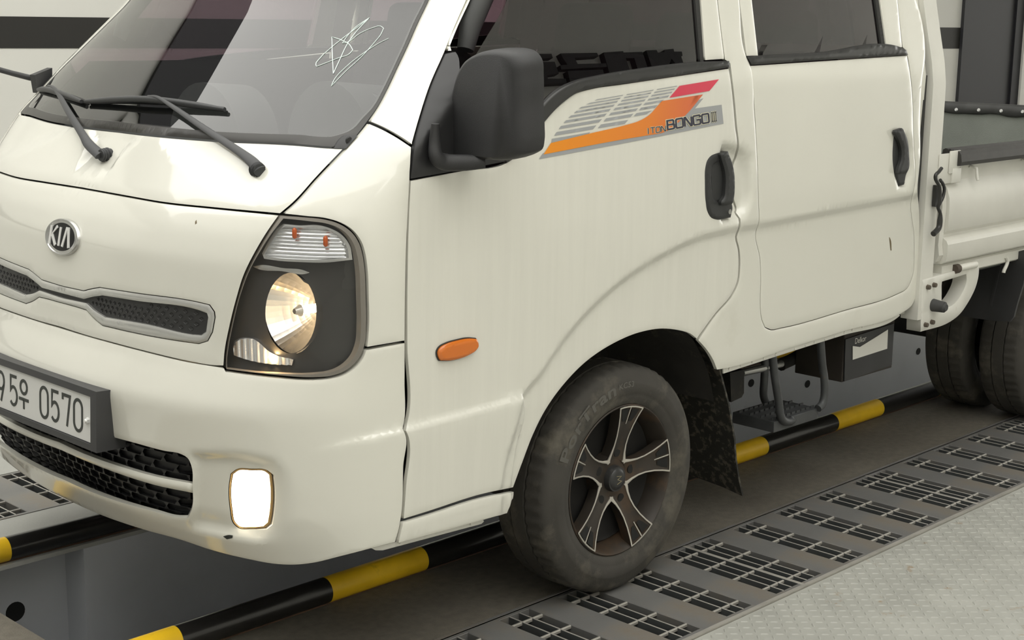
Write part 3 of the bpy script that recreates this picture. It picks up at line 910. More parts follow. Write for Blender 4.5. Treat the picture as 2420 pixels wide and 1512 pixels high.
# --- number plate in a black frame
PY, PXX = .26, -1.236
def plate_pt(u, v, h=0.0):      # u to the truck's left, v up
    P0 = np.array([-1.2335, 0.0, .5965]); up = np.array([.045, 0, 1.0]); up /= np.linalg.norm(up)
    nrm = np.array([-up[2], 0, up[0]])
    return Vector(P0+np.array([0, -1, 0])*u+up*v+nrm*h)
FRAME = mat('plate_frame_black', (.05, .05, .052), .5)
PLATE = mat('plate_white', (.72, .72, .70), .35)
INK = mat('plate_ink', (.02, .024, .02), .4)
def plate():
    bm = bmesh.new()
    a, b, tk = .285, .0725, .055
    o = [(-a, -b), (a, -b), (a, b), (-a, b)]; i1 = [(-.2615, -.0565), (.2615, -.0565), (.2615, .0565), (-.2615, .0565)]
    back = [(-a+.004, -b+.012), (a+.012, -b+.012), (a+.012, b+.006), (-a-.012, b+.006)]
    vo = [bm.verts.new(plate_pt(u, v, .004)) for u, v in o]
    vi = [bm.verts.new(plate_pt(u, v, .006)) for u, v in i1]
    vb = [bm.verts.new(plate_pt(u*.985, v*.98, -tk-(.03 if abs(u) > .1 else 0))) for u, v in o]
    vj = [bm.verts.new(plate_pt(u, v, -.002)) for u, v in i1]
    for k in range(4):
        j = (k+1) % 4
        bm.faces.new((vo[k], vo[j], vi[j], vi[k])); bm.faces.new((vb[k], vo[k], vo[j], vb[j])); bm.faces.new((vi[k], vi[j], vj[j], vj[k]))
    bm.faces.new(vj)
    fr = from_bm('plate_frame', bm, FRAME, truck, True, .0025)
    bm = bmesh.new()
    w_, h_, r = .26, .055, .008
    pts = []
    for cx, cy, a0 in ((w_-r, h_-r, 0), (-w_+r, h_-r, 90), (-w_+r, -h_+r, 180), (w_-r, -h_+r, 270)): pts += arc(cx, cy, r, r, a0, a0+90, 5)
    pf = prism('number_plate', [plate_pt(u, v, 0.0) for u, v in pts], plate_pt(0, 0, .0012)-plate_pt(0, 0, 0), PLATE, fr)
    D_ = []
    hd, wd = .0372, .0208            # half height, width of a digit
    def d0(x): return [arc(x+wd, hd-wd*.96, wd*.9, wd*.96, 0, 180, 12)+arc(x+wd, -hd+wd*.96, wd*.9, wd*.96, 180, 360, 12)+[(x+wd+wd*.9, hd-wd*.96)]]
    def d5(x): return [[(x+wd*1.75, hd), (x+wd*.3, hd), (x+wd*.25, hd*.05)]+arc(x+wd*.92, -hd*.33, wd*.88, hd*.62, 128, -140, 16)]
    def d7(x): return [[(x+wd*.15, hd*.68), (x+wd*.15, hd), (x+wd*1.8, hd), (x+wd*1.1, -hd)]]
    def d9(x): return [arc(x+wd, hd-wd*1.05, wd*.85, wd*1.05, -20, 340, 20), [(x+wd*1.82, hd*.2), (x+wd*1.05, -hd)]]
    chars = [d9(-.204), d5(-.1365)]
    hx = -.064                     # the Hangul letter: a ring over a bar and a stem
    chars.append([arc(hx, .019, .0165, .0165, 0, 360, 18), [(hx-.0245, -.012), (hx+.0245, -.012)], [(hx, -.012), (hx, -.036)]])
    X1 = .0165
    chars += [d0(X1), d5(X1+.0536), d7(X1+.1072), d0(X1+.1608)]
    for ln in chars: flat_letters('plate_character', ln, .0078, plate_pt, INK, fr, .0008, .0021)
    for sx in (.243, -.243):
        bm = bmesh.new()
        cyl(bm, plate_pt(sx, -.004, .001), plate_pt(sx, -.004, .007), .0085, .0075, 6)
        cyl(bm, plate_pt(sx, -.004, .006), plate_pt(sx, -.004, .011), .006, .004, 12)
        from_bm('plate_bolt', bm, LET, fr, True)
plate()

# --- fender, pillars, windscreen
lamp_out = cD([(520, 92), (700, 101), (860, 119), (960, 150), (1030, 190), (1080, 240), (1120, 310), (1140, 380), (1155, 480), (1165, 700), (1168, 900), (1155, 1060)])
fender_px = [(668, 506), (697, 481), (752, 421), (820, 350), (850, 318), (873, 290), (905, 304), (943, 325), (976, 347), (970, 425), (966, 500), (962, 600), (960, 700), (959, 806), (866, 822)]
fender_px += lamp_out[::-1][:-1]
FEND = HP(fender_px)
fender = panel('front_fender', FEND, PAINT, truck)
panel('front_fender', FEND, PAINT, truck, mirror=True)
ws_right = cE([(870, 890), (930, 800), (1000, 670), (1080, 500), (1160, 330), (1230, 170), (1310, 0)])+[(1032, -40), (1112, -250)]
pill_px = [(873, 288)]+ws_right[1:]+[(1255, -300), (1160, -130), (1106, 0), (1078, 64), (1054, 124), (1022, 197), (994, 283), (976, 345), (943, 323), (905, 302)]
PILL = HP(pill_px)
pillar = panel('windscreen_pillar', PILL, PAINT, truck)
panel('windscreen_pillar', PILL, PAINT, truck, mirror=True)
ws_px = [(235, 306), (300, 313), (495, 331), (700, 341), (787, 348), (818, 349), (850, 316), (871, 288)]+ws_right[1:]+[(900, -330), (700, -350), (545, -352)]
WS = sym(half_outline(ws_px))
ws_in = [(222, 280), (349, 295), (495, 309), (700, 317), (800, 319), (836, 304), (860, 278), (884, 252), (907, 211), (933, 157), (958, 103), (980, 52), (1006, 0), (1022, -40), (1098, -235),
         (900, -315), (700, -333), (545, -336)]
WSI = sym(half_outline(ws_in))
WSBAND = mat('windscreen_surround', (.035, .033, .03), .35)
seal = panel('windscreen_seal', WS, WSBAND, truck, holes=[WSI], off=-.002, grid=.02, shrink=.001)
ws = panel('windscreen', offset_poly(WSI, -.002), WIND, truck, off=-.006, t=0, grid=.03, shrink=0, roll=0)
# --- headlamp
HOUS = mat('lamp_housing', (.05, .048, .045), .35, 0, .1, 6)
SEALG = mat('lamp_rim', (.23, .21, .18), .4)
REFL = mat('lamp_reflector', (.86, .86, .85), .1, 1.0)
REFL2 = mat('signal_reflector_bright', (.88, .89, .90), .16, .75)
AMBER = mat('amber_bulb_and_reflection', (.55, .10, .012), .2)
GLOW = emit('lamp_filament', (1.0, .74, .44), 95.0)
GLOW2 = emit('position_bulb', (1.0, .66, .30), 130.0)
lamp_px = cD([(520, 95), (700, 106), (860, 124), (958, 154), (1026, 194), (1075, 243), (1114, 312), (1134, 382), (1149, 480), (1159, 700), (1162, 900), (1149, 1058), (1114, 1147),
              (1055, 1216), (977, 1265), (897, 1290), (780, 1300), (500, 1285), (300, 1264), (112, 1240), (110, 1180), (121, 1080), (156, 900), (206, 700), (262, 540), (347, 370), (437, 215)])
LAMP = HP(lamp_px, True, 8)
def ribs(name, px, off, amp, freq, m, parent, grid=.006, horizontal=True):
    P = HP(px, True, 6)
    def place(u, v, o):
        w_ = (v if horizontal else u)
        return skin(u, v, o+off+amp*np.abs(np.sin(w_*freq)))
    return solid_patch(name, [P], place, m, parent, t=.012, grid=grid, roll=0)
def rim_in(d0, d1):
    w_ = np.clip((LAMP[:, 0]-LAMP[:, 0].min())/(LAMP[:, 0].max()-LAMP[:, 0].min()), 0, 1)
    w_ = np.clip((w_-.25)*2.2, 0, 1)
    return LAMP+(offset_poly(LAMP, .01)-LAMP)*((d0+(d1-d0)*w_)/.01)[:, None]
for mir in (False, True):
    lens = panel('headlamp', LAMP, LENS, truck, off=.001, t=0, grid=.03, shrink=.001, roll=0, mirror=mir)
    panel('lamp_rim', LAMP, SEALG, lens, holes=[rim_in(.0022, .0085)], off=-.003, t=.02, grid=.02, shrink=.0006, mirror=mir)
    if mir:
        panel('lamp_housing', LAMP, HOUS, lens, off=-.045, t=0, grid=.03, shrink=-.004, roll=0, mirror=True); continue
    # inner bowl, opening to the front
    c = hit([(706, 748)])[0]; C = skin(c[:1], c[1:], -.055)[0]
    hole = hit([(706+68*1.04*math.cos(t), 748+97*1.04*math.sin(t)) for t in np.linspace(0, 2*math.pi, 40, endpoint=False)])
    panel('lamp_housing', LAMP, HOUS, lens, holes=[hole], off=-.045, t=.0, grid=.03, shrink=-.004, roll=0)
    V, Fc = [], []
    nr, ns = 9, 40
    for i in range(nr+1):
        r = .092*i/nr
        for k in range(ns):
            th = 2*math.pi*k/ns
            V.append((C[0]+.085*(1-(r/.092)**2), C[1]+r*math.cos(th), C[2]+r*math.sin(th)))
    A = np.array(V)
    dxy = xe(A[:, 2])-A[:, 0]
    ph = np.arctan2(np.abs(A[:, 1]), np.maximum(dxy, 1e-6))
    rho = np.where(dxy > 0, np.hypot(dxy, A[:, 1])-base_R(ph, A[:, 2]), np.abs(A[:, 1])-hw(A[:, 2]))
    for i in range(nr):
        for k in range(ns):
            f = (i*ns+k, i*ns+(k+1) % ns, (i+1)*ns+(k+1) % ns, (i+1)*ns+k)
            if max(rho[j] for j in f) < -.010: Fc.append(f)
    from_data('reflector_bowl', V, Fc, mat('bowl_reflector', (.88, .86, .82), .24, 1.0), lens, False)
    bm = bmesh.new(); cyl(bm, (C[0]+.075, C[1], C[2]), (C[0]+.028, C[1], C[2]), .0095, .0095, 14)
    from_bm('headlamp_bulb', bm, GLOW, lens, True)
    bm = bmesh.new(); cyl(bm, (C[0]+.03, C[1], C[2]), (C[0]+.014, C[1], C[2]), .0135, .006, 18)
    from_bm('bulb_shield', bm, SATIN, lens, True)
    ch = cH2([(1040, 250), (1300, 272), (1620, 268), (1800, 322), (1930, 392), (2030, 492), (2090, 600), (2120, 780), (1700, 822), (1300, 815), (900, 790), (725, 765), (702, 705), (780, 560), (880, 400), (980, 290)])
    CH = HP(ch, True, 6)
    panel('signal_surround', offset_poly(CH, -.0035), SATIN, lens, holes=[offset_poly(CH, .001)], off=-.020, t=.02, grid=.01, shrink=0, roll=.001)
    ribs('signal_reflector', ch, -.040, .010, 400, REFL2, lens, .0024)
    for u, v in ((1200, 370), (1715, 500)):  # one capsule is the bulb, the other stands in for its reflection
        q = hit(cH2([(u, v)]))[0]; q = skin(q[:1], q[1:], -.020)[0]
        V, Fc = tube_data([(q[0], q[1], q[2]+.012), (q[0], q[1], q[2]+.008), (q[0], q[1], q[2]-.008), (q[0], q[1], q[2]-.012)], [.002, .0052, .0052, .002], 12)
        from_data('signal_bulb_and_reflection', V, Fc, AMBER, lens)
    st = cH2([(540, 935), (600, 915), (1060, 955), (1400, 990), (1485, 1025), (1440, 1040), (1000, 1000), (620, 968)])
    panel('reflector_strip', HP(st, True, 6), SATIN, lens, off=-.030, t=.012, grid=.01, shrink=0, roll=.001)
    lo_ = cH3([(170, 1090), (195, 1020), (240, 995), (480, 990), (560, 1045), (660, 1135), (760, 1195), (1025, 1260), (1005, 1340), (700, 1325), (350, 1262), (175, 1205)])
    ribs('position_reflector', lo_, -.038, .006, 300, REFL2, lens, .0024, False)
    q = hit(cH3([(705, 1215)]))[0]; q = skin(q[:1], q[1:], -.026)[0]
    bm = bmesh.new(); bmesh.ops.create_icosphere(bm, subdivisions=2, radius=.0065, matrix=Matrix.Translation(Vector(q)))
    from_bm('position_bulb', bm, GLOW2, lens, True)
# --- fog lamps
FOGGLOW = emit('fog_lamp_light', (1.0, .88, .66), 7.0)
FOGRING = mat('fog_ring', (.9, .62, .30), .15, .9)
for mir in (False, True):
    fl = panel('fog_lamp', FOG, FOGRING, truck, holes=[offset_poly(FOG, .0045)], off=-.004, t=.03, grid=.012, shrink=.0006, mirror=mir)
    panel('fog_lens', offset_poly(FOG, .004), FOGGLOW if not mir else LENS, fl, off=-.008, t=.01, grid=.02, shrink=0, roll=.006, mirror=mir)
    panel('fog_housing', offset_poly(FOG, -.006), REFL, fl, off=-.035, t=0, grid=.03, shrink=0, roll=0, mirror=mir)

# --- doors and cab side
door_left = [(971, 426), (967, 500), (964, 600), (962, 700), (962, 806), (962, 1000), (957, 1016), (962, 1026), (959, 1150), (953, 1228)]
door_bot = [(1008, 1211), (1143, 1168), (1214, 1153)]
arch = cI([(150, 855), (190, 730), (240, 600), (300, 480), (400, 340), (520, 220), (650, 135), (780, 80), (900, 60), (980, 68), (1040, 85), (1075, 112)])
door_rear = cH([(130, 610), (230, 490), (260, 420), (270, 330), (265, 220), (250, 150), (270, 90), (268, 20)])+[(1741, 497), (1733, 474), (1730, 390), (1743, 356), (1739, 296), (1728, 185), (1724, 161)]
belt_bot = cF([(900, 490), (600, 535), (400, 565), (300, 595), (220, 650), (150, 715), (95, 780)])+[(1245, 345), (1200, 383)]
sail_bot = [(1092, 403), (968, 425)]
DOOR = HP(door_left+door_bot+arch[1:]+door_rear+belt_bot+sail_bot[:1])
fdoor = panel('front_door', DOOR, PAINT_LOW, truck, grid=.016)
panel('front_door', DOOR, PAINT_LOW, truck, grid=.03, mirror=True)
SAIL = HP([(978, 347), (995, 284), (1023, 198), (1054, 127), (1078, 121), (1084, 130), (1090, 170), (1130, 260), (1203, 381), (1092, 402), (969, 424)])
sail = panel('mirror_sail', SAIL, BLACK_TRIM, fdoor, off=.002, shrink=.0012)
panel('mirror_sail', SAIL, BLACK_TRIM, truck, off=.002, mirror=True)
mt = cF([(1275, 388), (1120, 392), (700, 440), (450, 482), (300, 518), (200, 565), (88, 660)])+[(1250, 300), (1190, 375)]
BELT = HP([(1724, 159)]+belt_bot[:-1]+[(1198, 384), (1190, 375)]+mt[::-1][1:], True, 8)
panel('belt_moulding', BELT, MOULD, fdoor, off=.006, t=.02, grid=.012, shrink=.0003, roll=.004)
panel('belt_moulding', BELT, MOULD, truck, off=.006, t=.02, grid=.03, shrink=.0003, roll=.004, mirror=True)
fw = [(1206, 358), (1245, 305), (1282, 247)]+mt[::-1][3:-1]+[(1664, 148), (1657, 0), (1632, -350), (1560, -372), (1330, -380), (1215, -250), (1112, 0), (1083, 62), (1068, 100), (1084, 160), (1128, 262)]
FWIN = HP(fw)
fg = pane('door_window', FWIN, SIDEGLASS, fdoor)
pane('door_window', FWIN, SIDEGLASS, truck, mirror=True)
FRM = HP([(1667, 143), (1713, 140), (1696, 0), (1660, -300), (1648, -400), (1320, -412), (1180, -250), (1109, 0), (1080, 62), (1056, 121), (1071, 121), (1066, 100), (1083, 62), (1112, 0), (1215, -250),
          (1330, -380), (1560, -372), (1632, -350), (1657, 0)])
panel('window_frame', FRM, PAINT, fdoor, off=0, t=.03, shrink=.0012)
panel('window_frame', FRM, PAINT, truck, off=0, t=.03, shrink=.0012, mirror=True)
panel('window_gasket', HP([(1647, 0), (1659, 147), (1667, 145), (1657, 0), (1632, -350), (1622, -348)]), RUBBER, fdoor, off=-.004, t=.012, shrink=0)
SILL = HP([(950, 1233), (1008, 1216), (1143, 1174), (1213, 1160), (1213, 1168), (1197, 1213), (1100, 1240), (1000, 1267), (938, 1284), (944, 1256)])
panel('door_sill', SILL, PAINT_LOW, truck, off=.004); panel('door_sill', SILL, PAINT_LOW, truck, off=.004, mirror=True)
FLG = HP([(886, 1299), (937, 1286), (1150, 1228), (1153, 1235), (1147, 1241), (913, 1304), (896, 1304)], True, 10, 5)
flg = panel('sill_flange', FLG, WHITE_STEEL, truck, off=-.012, t=.006, shrink=0)
def stud(px, r, h, m, parent, name='bolt', off=0.0, n=10):
    q = hit([px])[0]; a = skin(q[:1], q[1:], off)[0]; b = skin(q[:1], q[1:], off+h)[0]
    bm = bmesh.new(); cyl(bm, a, b, r, r*.75, n)
    return from_bm(name, bm, m, parent, True)
for p in cK([(1340, 832), (1833, 703)]): stud(p, .006, .005, WHITE_STEEL, flg, off=-.012)
# rear door
rd_left = cG([(65, 417), (90, 700), (108, 1000), (117, 1300), (118, 1425), (100, 1480)])+cH([(395, 280), (400, 400), (397, 560), (405, 640), (425, 690), (460, 705), (520, 695), (900, 590), (1200, 498), (1270, 460), (1300, 400), (1315, 250)])
rd_right = cG([(1110, 1500), (1092, 1280), (1112, 1200), (1108, 900), (1090, 500), (1066, 352)])
RDOOR = HP(rd_left+rd_right)
rdoor = panel('rear_door', RDOOR, PAINT, truck, grid=.02)
panel('rear_door', RDOOR, PAINT, truck, grid=.04, mirror=True)
RBELT = HP(cG([(40, 362), (115, 355), (500, 335), (1035, 308), (1055, 318), (1066, 350), (500, 385), (68, 415)]), True, 8)
panel('belt_moulding', RBELT, MOULD, rdoor, off=.006, t=.02, grid=.012, shrink=.0003, roll=.004)
panel('belt_moulding', RBELT, MOULD, truck, off=.006, t=.02, grid=.03, shrink=.0003, roll=.004, mirror=True)
RWIN = HP([(1793, 134), (2095, 116), (2080, 0), (2032, -330), (1728, -370), (1778, 0)])
pane('door_window', RWIN, SIDEGLASS, rdoor)
pane('door_window', RWIN, SIDEGLASS, truck, mirror=True)
RFRM = HP([(1765, 133), (1793, 132), (1778, 0), (1728, -370), (2032, -330), (2080, 0), (2096, 114), (2133, 112), (2122, 0), (2070, -365), (1698, -405), (1748, 0)])
panel('window_frame', RFRM, PAINT, rdoor, off=0, t=.03, shrink=.0009)
panel('window_frame', RFRM, PAINT, truck, off=0, t=.03, shrink=.0009, mirror=True)
panel('window_gasket', HP([(2088, 114), (2096, 113), (2080, 0), (2032, -330), (2024, -330), (2072, 0)]), RUBBER, rdoor, off=-.004, t=.012, shrink=0)
# cab side frame round the rear door
cs_left = [(1697, -1), (1714, 141), (1726, 150), (1728, 161), (1731, 185), (1742, 296), (1746, 356), (1734, 390), (1736, 474), (1744, 497), (1749, 508)]
cs_left += [(1750, 536), (1742, 560), (1748, 587), (1750, 631), (1746, 667), (1734, 695), (1694, 743), (1651, 804)]
cs_arch = cI([(1130, 172), (1160, 222), (1178, 268)])
cs_bot = cH([(185, 936), (600, 805), (900, 712), (1232, 610)])
cs_right = cH([(1300, 560), (1325, 500), (1335, 350), (1345, 150)])+cG([(1140, 1300), (1135, 1250), (1150, 1000), (1150, 700), (1165, 480), (1180, 380), (1180, 280), (1150, 80), (1125, 0)])+[(2125, -385)]
hole_top = [(1748, 0), (1698, -405), (2070, -365), (2122, 0), (2134, 112)]
RH = HP(rd_left+rd_right+[(2140, 118)]+hole_top[::-1]+[(1765, 134)], True, 10)
CAB = HP(cs_left+cs_arch+cs_bot+cs_right+[(1660, -415), (1680, -200)])
cab = panel('cab_side', CAB, PAINT, truck, holes=[RH], grid=.02, shrink=.0009)
panel('cab_side', CAB, PAINT, truck, holes=[RH], grid=.04, shrink=.0009, mirror=True)
rf = HP(cH([(190, 930), (600, 803), (900, 710), (1235, 608), (1242, 622), (1225, 636), (900, 740), (600, 835), (192, 968)]))
rfl = panel('rocker_flange', rf, WHITE_STEEL, truck, off=-.008, t=.006, shrink=0)
for p in cH([(222, 938), (290, 918), (360, 897), (428, 876), (500, 852), (614, 818), (678, 798), (730, 780), (793, 763), (850, 745), (908, 722), (955, 706), (1015, 688), (1080, 668), (1150, 645)]):
    stud(p, .0042, .003, WHITE_STEEL, rfl, off=-.008, n=8)
# --- dark liner added behind the seams to block light
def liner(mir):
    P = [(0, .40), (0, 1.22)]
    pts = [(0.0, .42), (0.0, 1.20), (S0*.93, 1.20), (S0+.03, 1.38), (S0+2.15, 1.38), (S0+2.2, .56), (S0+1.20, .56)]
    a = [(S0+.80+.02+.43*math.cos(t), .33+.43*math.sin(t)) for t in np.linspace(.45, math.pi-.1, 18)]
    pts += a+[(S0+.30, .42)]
    panel('seam_light_block', np.array(pts), DARK, truck, holes=[offset_poly(LAMP, -.004)], off=-.06, t=0, grid=.06, shrink=0, roll=0, mirror=mir)
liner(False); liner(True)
# --- wheel wells
def well(xc, zc, r, y0, y1, a0, a1, name):
    V, Fc = [], []
    n = 28
    for i in range(n+1):
        t = math.radians(a0+(a1-a0)*i/n)
        V += [(xc+r*math.cos(t), y0, zc+r*math.sin(t)), (xc+r*math.cos(t), y1, zc+r*math.sin(t))]
    for i in range(n): Fc.append((2*i, 2*i+1, 2*i+3, 2*i+2))
    k = len(V); V.append((xc, y1, zc))
    for i in range(n): Fc.append((2*i+1, k, 2*i+3))
    return from_data(name, V, Fc, WELLM, truck)
WELLM = mat('wheel_well_black', (.020, .018, .015), .8, 0, .3, 12, .3, 60, dirt=((.10, .085, .06), 9.0, .56, .72))
well(-.03, .36, .43, -.835, -.42, 14, 178, 'wheel_well')
well(-.03, .36, .43, .835, .42, 14, 178, 'wheel_well')
# --- front wheel
def tyre(name, parent, R, r_in, w, loc, m, out=-1, blocks=True):
    """tyre lathed about y; out = direction of the outer face"""
    h = w/2
    prof = [(r_in, h*.80), (r_in+.010, h*.90), (r_in+.028, h*.97), (r_in+.034, h*.97), (r_in+.036, h*.985), (r_in+.06, h*1.0), (R-.046, h*.99), (R-.043, h*.975), (R-.024, h*.93), (R-.010, h*.84), (R-.003, h*.72), (R, h*.45), (R, h*.30), (R-.009, h*.285), (R-.009, h*.25), (R, h*.235),
            (R, .0), (R, -h*.235), (R-.009, -h*.25), (R-.009, -h*.285), (R, -h*.30), (R-.003, -h*.72), (R-.010, -h*.84), (R-.024, -h*.93), (R-.043, -h*.975), (R-.046, -h*.99), (r_in+.06, -h*1.0), (r_in+.036, -h*.985), (r_in+.034, -h*.97), (r_in+.028, -h*.97), (r_in+.010, -h*.90), (r_in, -h*.80)]
    o = lathe(name, prof, m, parent, 168, 'y', loc)
    for v in o.data.vertices:
        dx, dz = v.co.x-loc[0], v.co.z-loc[2]; r = math.hypot(dx, dz); hgt = abs(v.co.y-loc[1])/h
        k = int(round(math.atan2(dz, dx)/(2*math.pi)*168))
        if r > R-.006 and hgt > .29 and hgt < .76 and (k+(1 if v.co.y > loc[1] else 0)) % 3 == 0:
            f = (r-.0045)/r; v.co.x = loc[0]+dx*f; v.co.z = loc[2]+dz*f
    return o
WX, WZ, WY = 0.0, .3135, -.739          # hub centre, middle of the tyre
R_T, R_RIM = .3135, .2045
ALLOY = mat('alloy_dark_grey', (.045, .037, .030), .5, .3, .25, 8, dirt=((.11, .065, .035), 6.0, .50, .72))
MACH = mat('machined_edge', (.62, .59, .53), .35, .6)
CAP = mat('hub_cap_black', (.03, .03, .03), .35)
BRAKE = mat('brake_disc', (.30, .30, .30), .35, .9)
HUBGOLD = mat('hub_mark', (.42, .36, .22), .4, .5)
def wheel(out, yc):
    yo = out
    Y = lambda h: yc+out*h              # h measured outwards from the tyre's middle
    rim = lathe('front_wheel', [(R_RIM+.003, .080), (R_RIM+.003, .086), (R_RIM, .088), (R_RIM-.004, .084), (R_RIM-.010, .066), (R_RIM-.018, .045), (R_RIM-.022, .0), (R_RIM-.022, -.09)],
                ALLOY, truck, 96, 'y', (0, 0, 0))
    for v in rim.data.vertices: v.co.y = Y(v.co.y) if True else 0
    for v in rim.data.vertices: v.co.x += WX; v.co.z += WZ
    ty = tyre('tyre', rim, R_T, R_RIM-.002, .196, (WX, yc, WZ), TYRE)
    bk = lathe('wheel_back', [(.0, -.02), (.17, -.02), (.182, -.03)], mat('wheel_back_dark', (.012, .011, .010), .8), rim, 48, 'y', (WX, yc, WZ))
    bd_ = lathe('brake_disc', [(.05, .008), (.13, .008), (.13, -.01)], BRAKE, rim, 48, 'y', (WX, yc, WZ))
    if out > 0:
        for o in (bk, bd_):
            pass
    # spokes: outline seen on the wheel's face, five of them, concave towards the hub
    a0 = math.radians(81)
    def P(r, th, h): return (WX+r*math.cos(th)*1.0, Y(h), WZ+r*math.sin(th))
    def dish(r): return .058+.030*(max(0, r-.045)/.15)**1.2
    half = [(.052, 36), (.060, 33), (.075, 21.5), (.095, 15.0), (.120, 12.2), (.150, 11.9), (.178, 12.8), (.2025, 14.0)]
    for k in range(5):
        th0 = a0+2*math.pi*k/5
        top, edge = [], []
        up = [(r, th0+math.radians(a)) for r, a in half]; dn = [(r, th0-math.radians(a)) for r, a in half]
        n = len(half)
        V = []; Fc = []
        cols = 7
        for i, (r, a) in enumerate(half):
            for j in range(cols):
                f = -1+2*j/(cols-1)
                hgt = dish(r)-.004*(1-f*f)*(0.5+r*3)
                V.append(P(r, th0+math.radians(a*f), hgt))
        for i, (r, a) in enumerate(half):
            for j in (0, cols-1):
                f = -1 if j == 0 else 1
                V.append(P(r-.002, th0+math.radians((a-1.0)*f), dish(r)-.034))
        for i in range(n-1):
            for j in range(cols-1): Fc.append((i*cols+j, i*cols+j+1, (i+1)*cols+j+1, (i+1)*cols+j))
            b0 = n*cols
            Fc.append((i*cols, (i+1)*cols, b0+2*(i+1), b0+2*i)); Fc.append((i*cols+cols-1, b0+2*i+1, b0+2*(i+1)+1, (i+1)*cols+cols-1))
        sp = from_data('spoke', V, Fc, ALLOY, rim)
        sharp(sp, 30)
        # machined edge lines
        def edge_line(name, pts, r_):
            tube(name, pts, r_, MACH, sp, 6, flat=.5, up=(0, 1, 0))
        for sg in (1, -1):
            edge_line('machined_edge', [P(r, th0+sg*math.radians(a-.6), dish(r)+.0008) for r, a in half], [.0055, .0055, .0036, .0026, .0023, .0023, .0023, .0026])
        edge_line('machined_edge', [P(.2018, th0+math.radians(f*13.6), dish(.2025)+.0008) for f in np.linspace(-1, 1, 7)], .0022)
        edge_line('machined_edge', [P(r, th0, dish(r)-.0015) for r in (.152, .175, .2015)], [.0014, .0018, .0022])
        for sg in (1, -1):                     # slots either side of the short rib
            q = [P(r, th0+math.radians(sg*a), dish(r)-.0016) for r, a in ((.160, 2.2), (.1955, 1.9), (.1955, 10.6), (.174, 8.8), (.160, 6.4))]
            prism('slot', q, (0, out*.0006, 0), HOLE, sp)
        # wheel bolt pocket between the spokes' roots
        th = th0
        bm = bmesh.new(); cyl(bm, P(.071, th, .046), P(.071, th, dish(.071)-.0015), .0125, .0125, 16)
        from_bm('bolt_pocket', bm, HOLE, sp, True)
    bm = bmesh.new(); cyl(bm, P(0, 0, .02), P(0, 0, .056), .066, .066, 40); from_bm('hub', bm, ALLOY, rim, True)
    lathe_cap = lathe('hub_cap', [(.0, .0), (.018, .0005), (.026, -.0015), (.030, -.006), (.034, -.006), (.036, -.014), (.037, -.03)], CAP, rim, 40, 'y', (0, 0, 0))
    for v in lathe_cap.data.vertices: v.co = Vector((WX+v.co.x, Y(.078)+out*v.co.y, WZ+v.co.z))
    lathe_cap.data.flip_normals() if out > 0 else None
    def mark(u, v, h): return Vector((WX+u*(-out), Y(h), WZ+v))
    flat_letters('hub_emblem', [[(-.010, .011), (.009, .008), (-.006, .001), (.010, -.006), (-.008, -.012)]], .0013, mark, HUBGOLD, rim, .0785, .0795)
    return rim
fwheel = wheel(-1, WY)
well_r = wheel(1, -WY)
# raised lettering round the tyre wall
def tyre_text(text, r0, r1, a_start, a_end, m, parent):
    V, Fc = glyphs(text, 1.05, 0.0, .025)
    L = V[:, 0].max()
    P = []
    for u, v in V:
        th = math.radians(a_start+(a_end-a_start)*u/L); r = r0+(r1-r0)*v
        h = .098*.99+.001
        P.append((WX+r*math.cos(th), WY-h, WZ+r*math.sin(th)))
    return from_data('tyre_lettering', P, Fc, m, parent, False)
LETT = mat('tyre_letters', (.105, .10, .088), .6)
tyre_text('PorTran', .247, .282, 157, 100, LETT, fwheel)
tyre_text('KC53', .257, .273, 97, 84, LETT, fwheel)
# --- mud flap and wheel arch liner behind the front wheel
FLAP = mat('mud_flap_rubber', (.022, .021, .018), .7, 0, .2, 8, .4, 40, dirt=((.10, .09, .07), 45.0, .52, .60))
def sheet(name, rows, t, m, parent, sub=4):
    """thin curved sheet through rows of 3D points, thickness t along -y or given"""
    n = len(rows); k = len(rows[0])
    V = [Vector(p) for r in rows for p in r]; b = len(V)
    Vb = []
    for i in range(n):
        for j in range(k):
            e1 = V[min(i+1, n-1)*k+j]-V[max(i-1, 0)*k+j]; e2 = V[i*k+min(j+1, k-1)]-V[i*k+max(j-1, 0)]
            nn = e1.cross(e2).normalized(); Vb.append(V[i*k+j]+nn*t)
    Fc = []
    for i in range(n-1):
        for j in range(k-1):
            a = (i*k+j, i*k+j+1, (i+1)*k+j+1, (i+1)*k+j)
            Fc.append(a); Fc.append(tuple(b+q for q in reversed(a)))
    ring = [j for j in range(k)]+[i*k+k-1 for i in range(1, n)]+[(n-1)*k+j for j in range(k-2, -1, -1)]+[i*k for i in range(n-2, 0, -1)]
    for i in range(len(ring)):
        p, q = ring[i], ring[(i+1) % len(ring)]
        Fc.append((q, p, b+p, b+q))
    o = from_data(name, V+Vb, Fc, m, parent)
    bm = bmesh.new(); bm.from_mesh(o.data); bmesh.ops.recalc_face_normals(bm, faces=bm.faces); bm.to_mesh(o.data); bm.free()
    sharp(o, 50); return o
rows = []
for py, xo, yl, yr in ((815, 1662, -.835, -.43), (875, 1700, -.835, -.43), (960, 1722, -.83, -.43), (1040, 1735, -.825, -.43), (1085, 1738, -.82, -.43), (1130, 1745, -.815, -.43), (1172, 1754, -.81, -.43)):
    P = pl((xo, py), 1, yl)
    rows.append([(P[0]+.01*math.sin(6*f), yl+(yr-yl)*f, P[2]+.035*f*(1 if py > 1100 else 0)) for f in np.linspace(0, 1, 6)])
sheet('mud_flap', rows, .006, FLAP, truck)
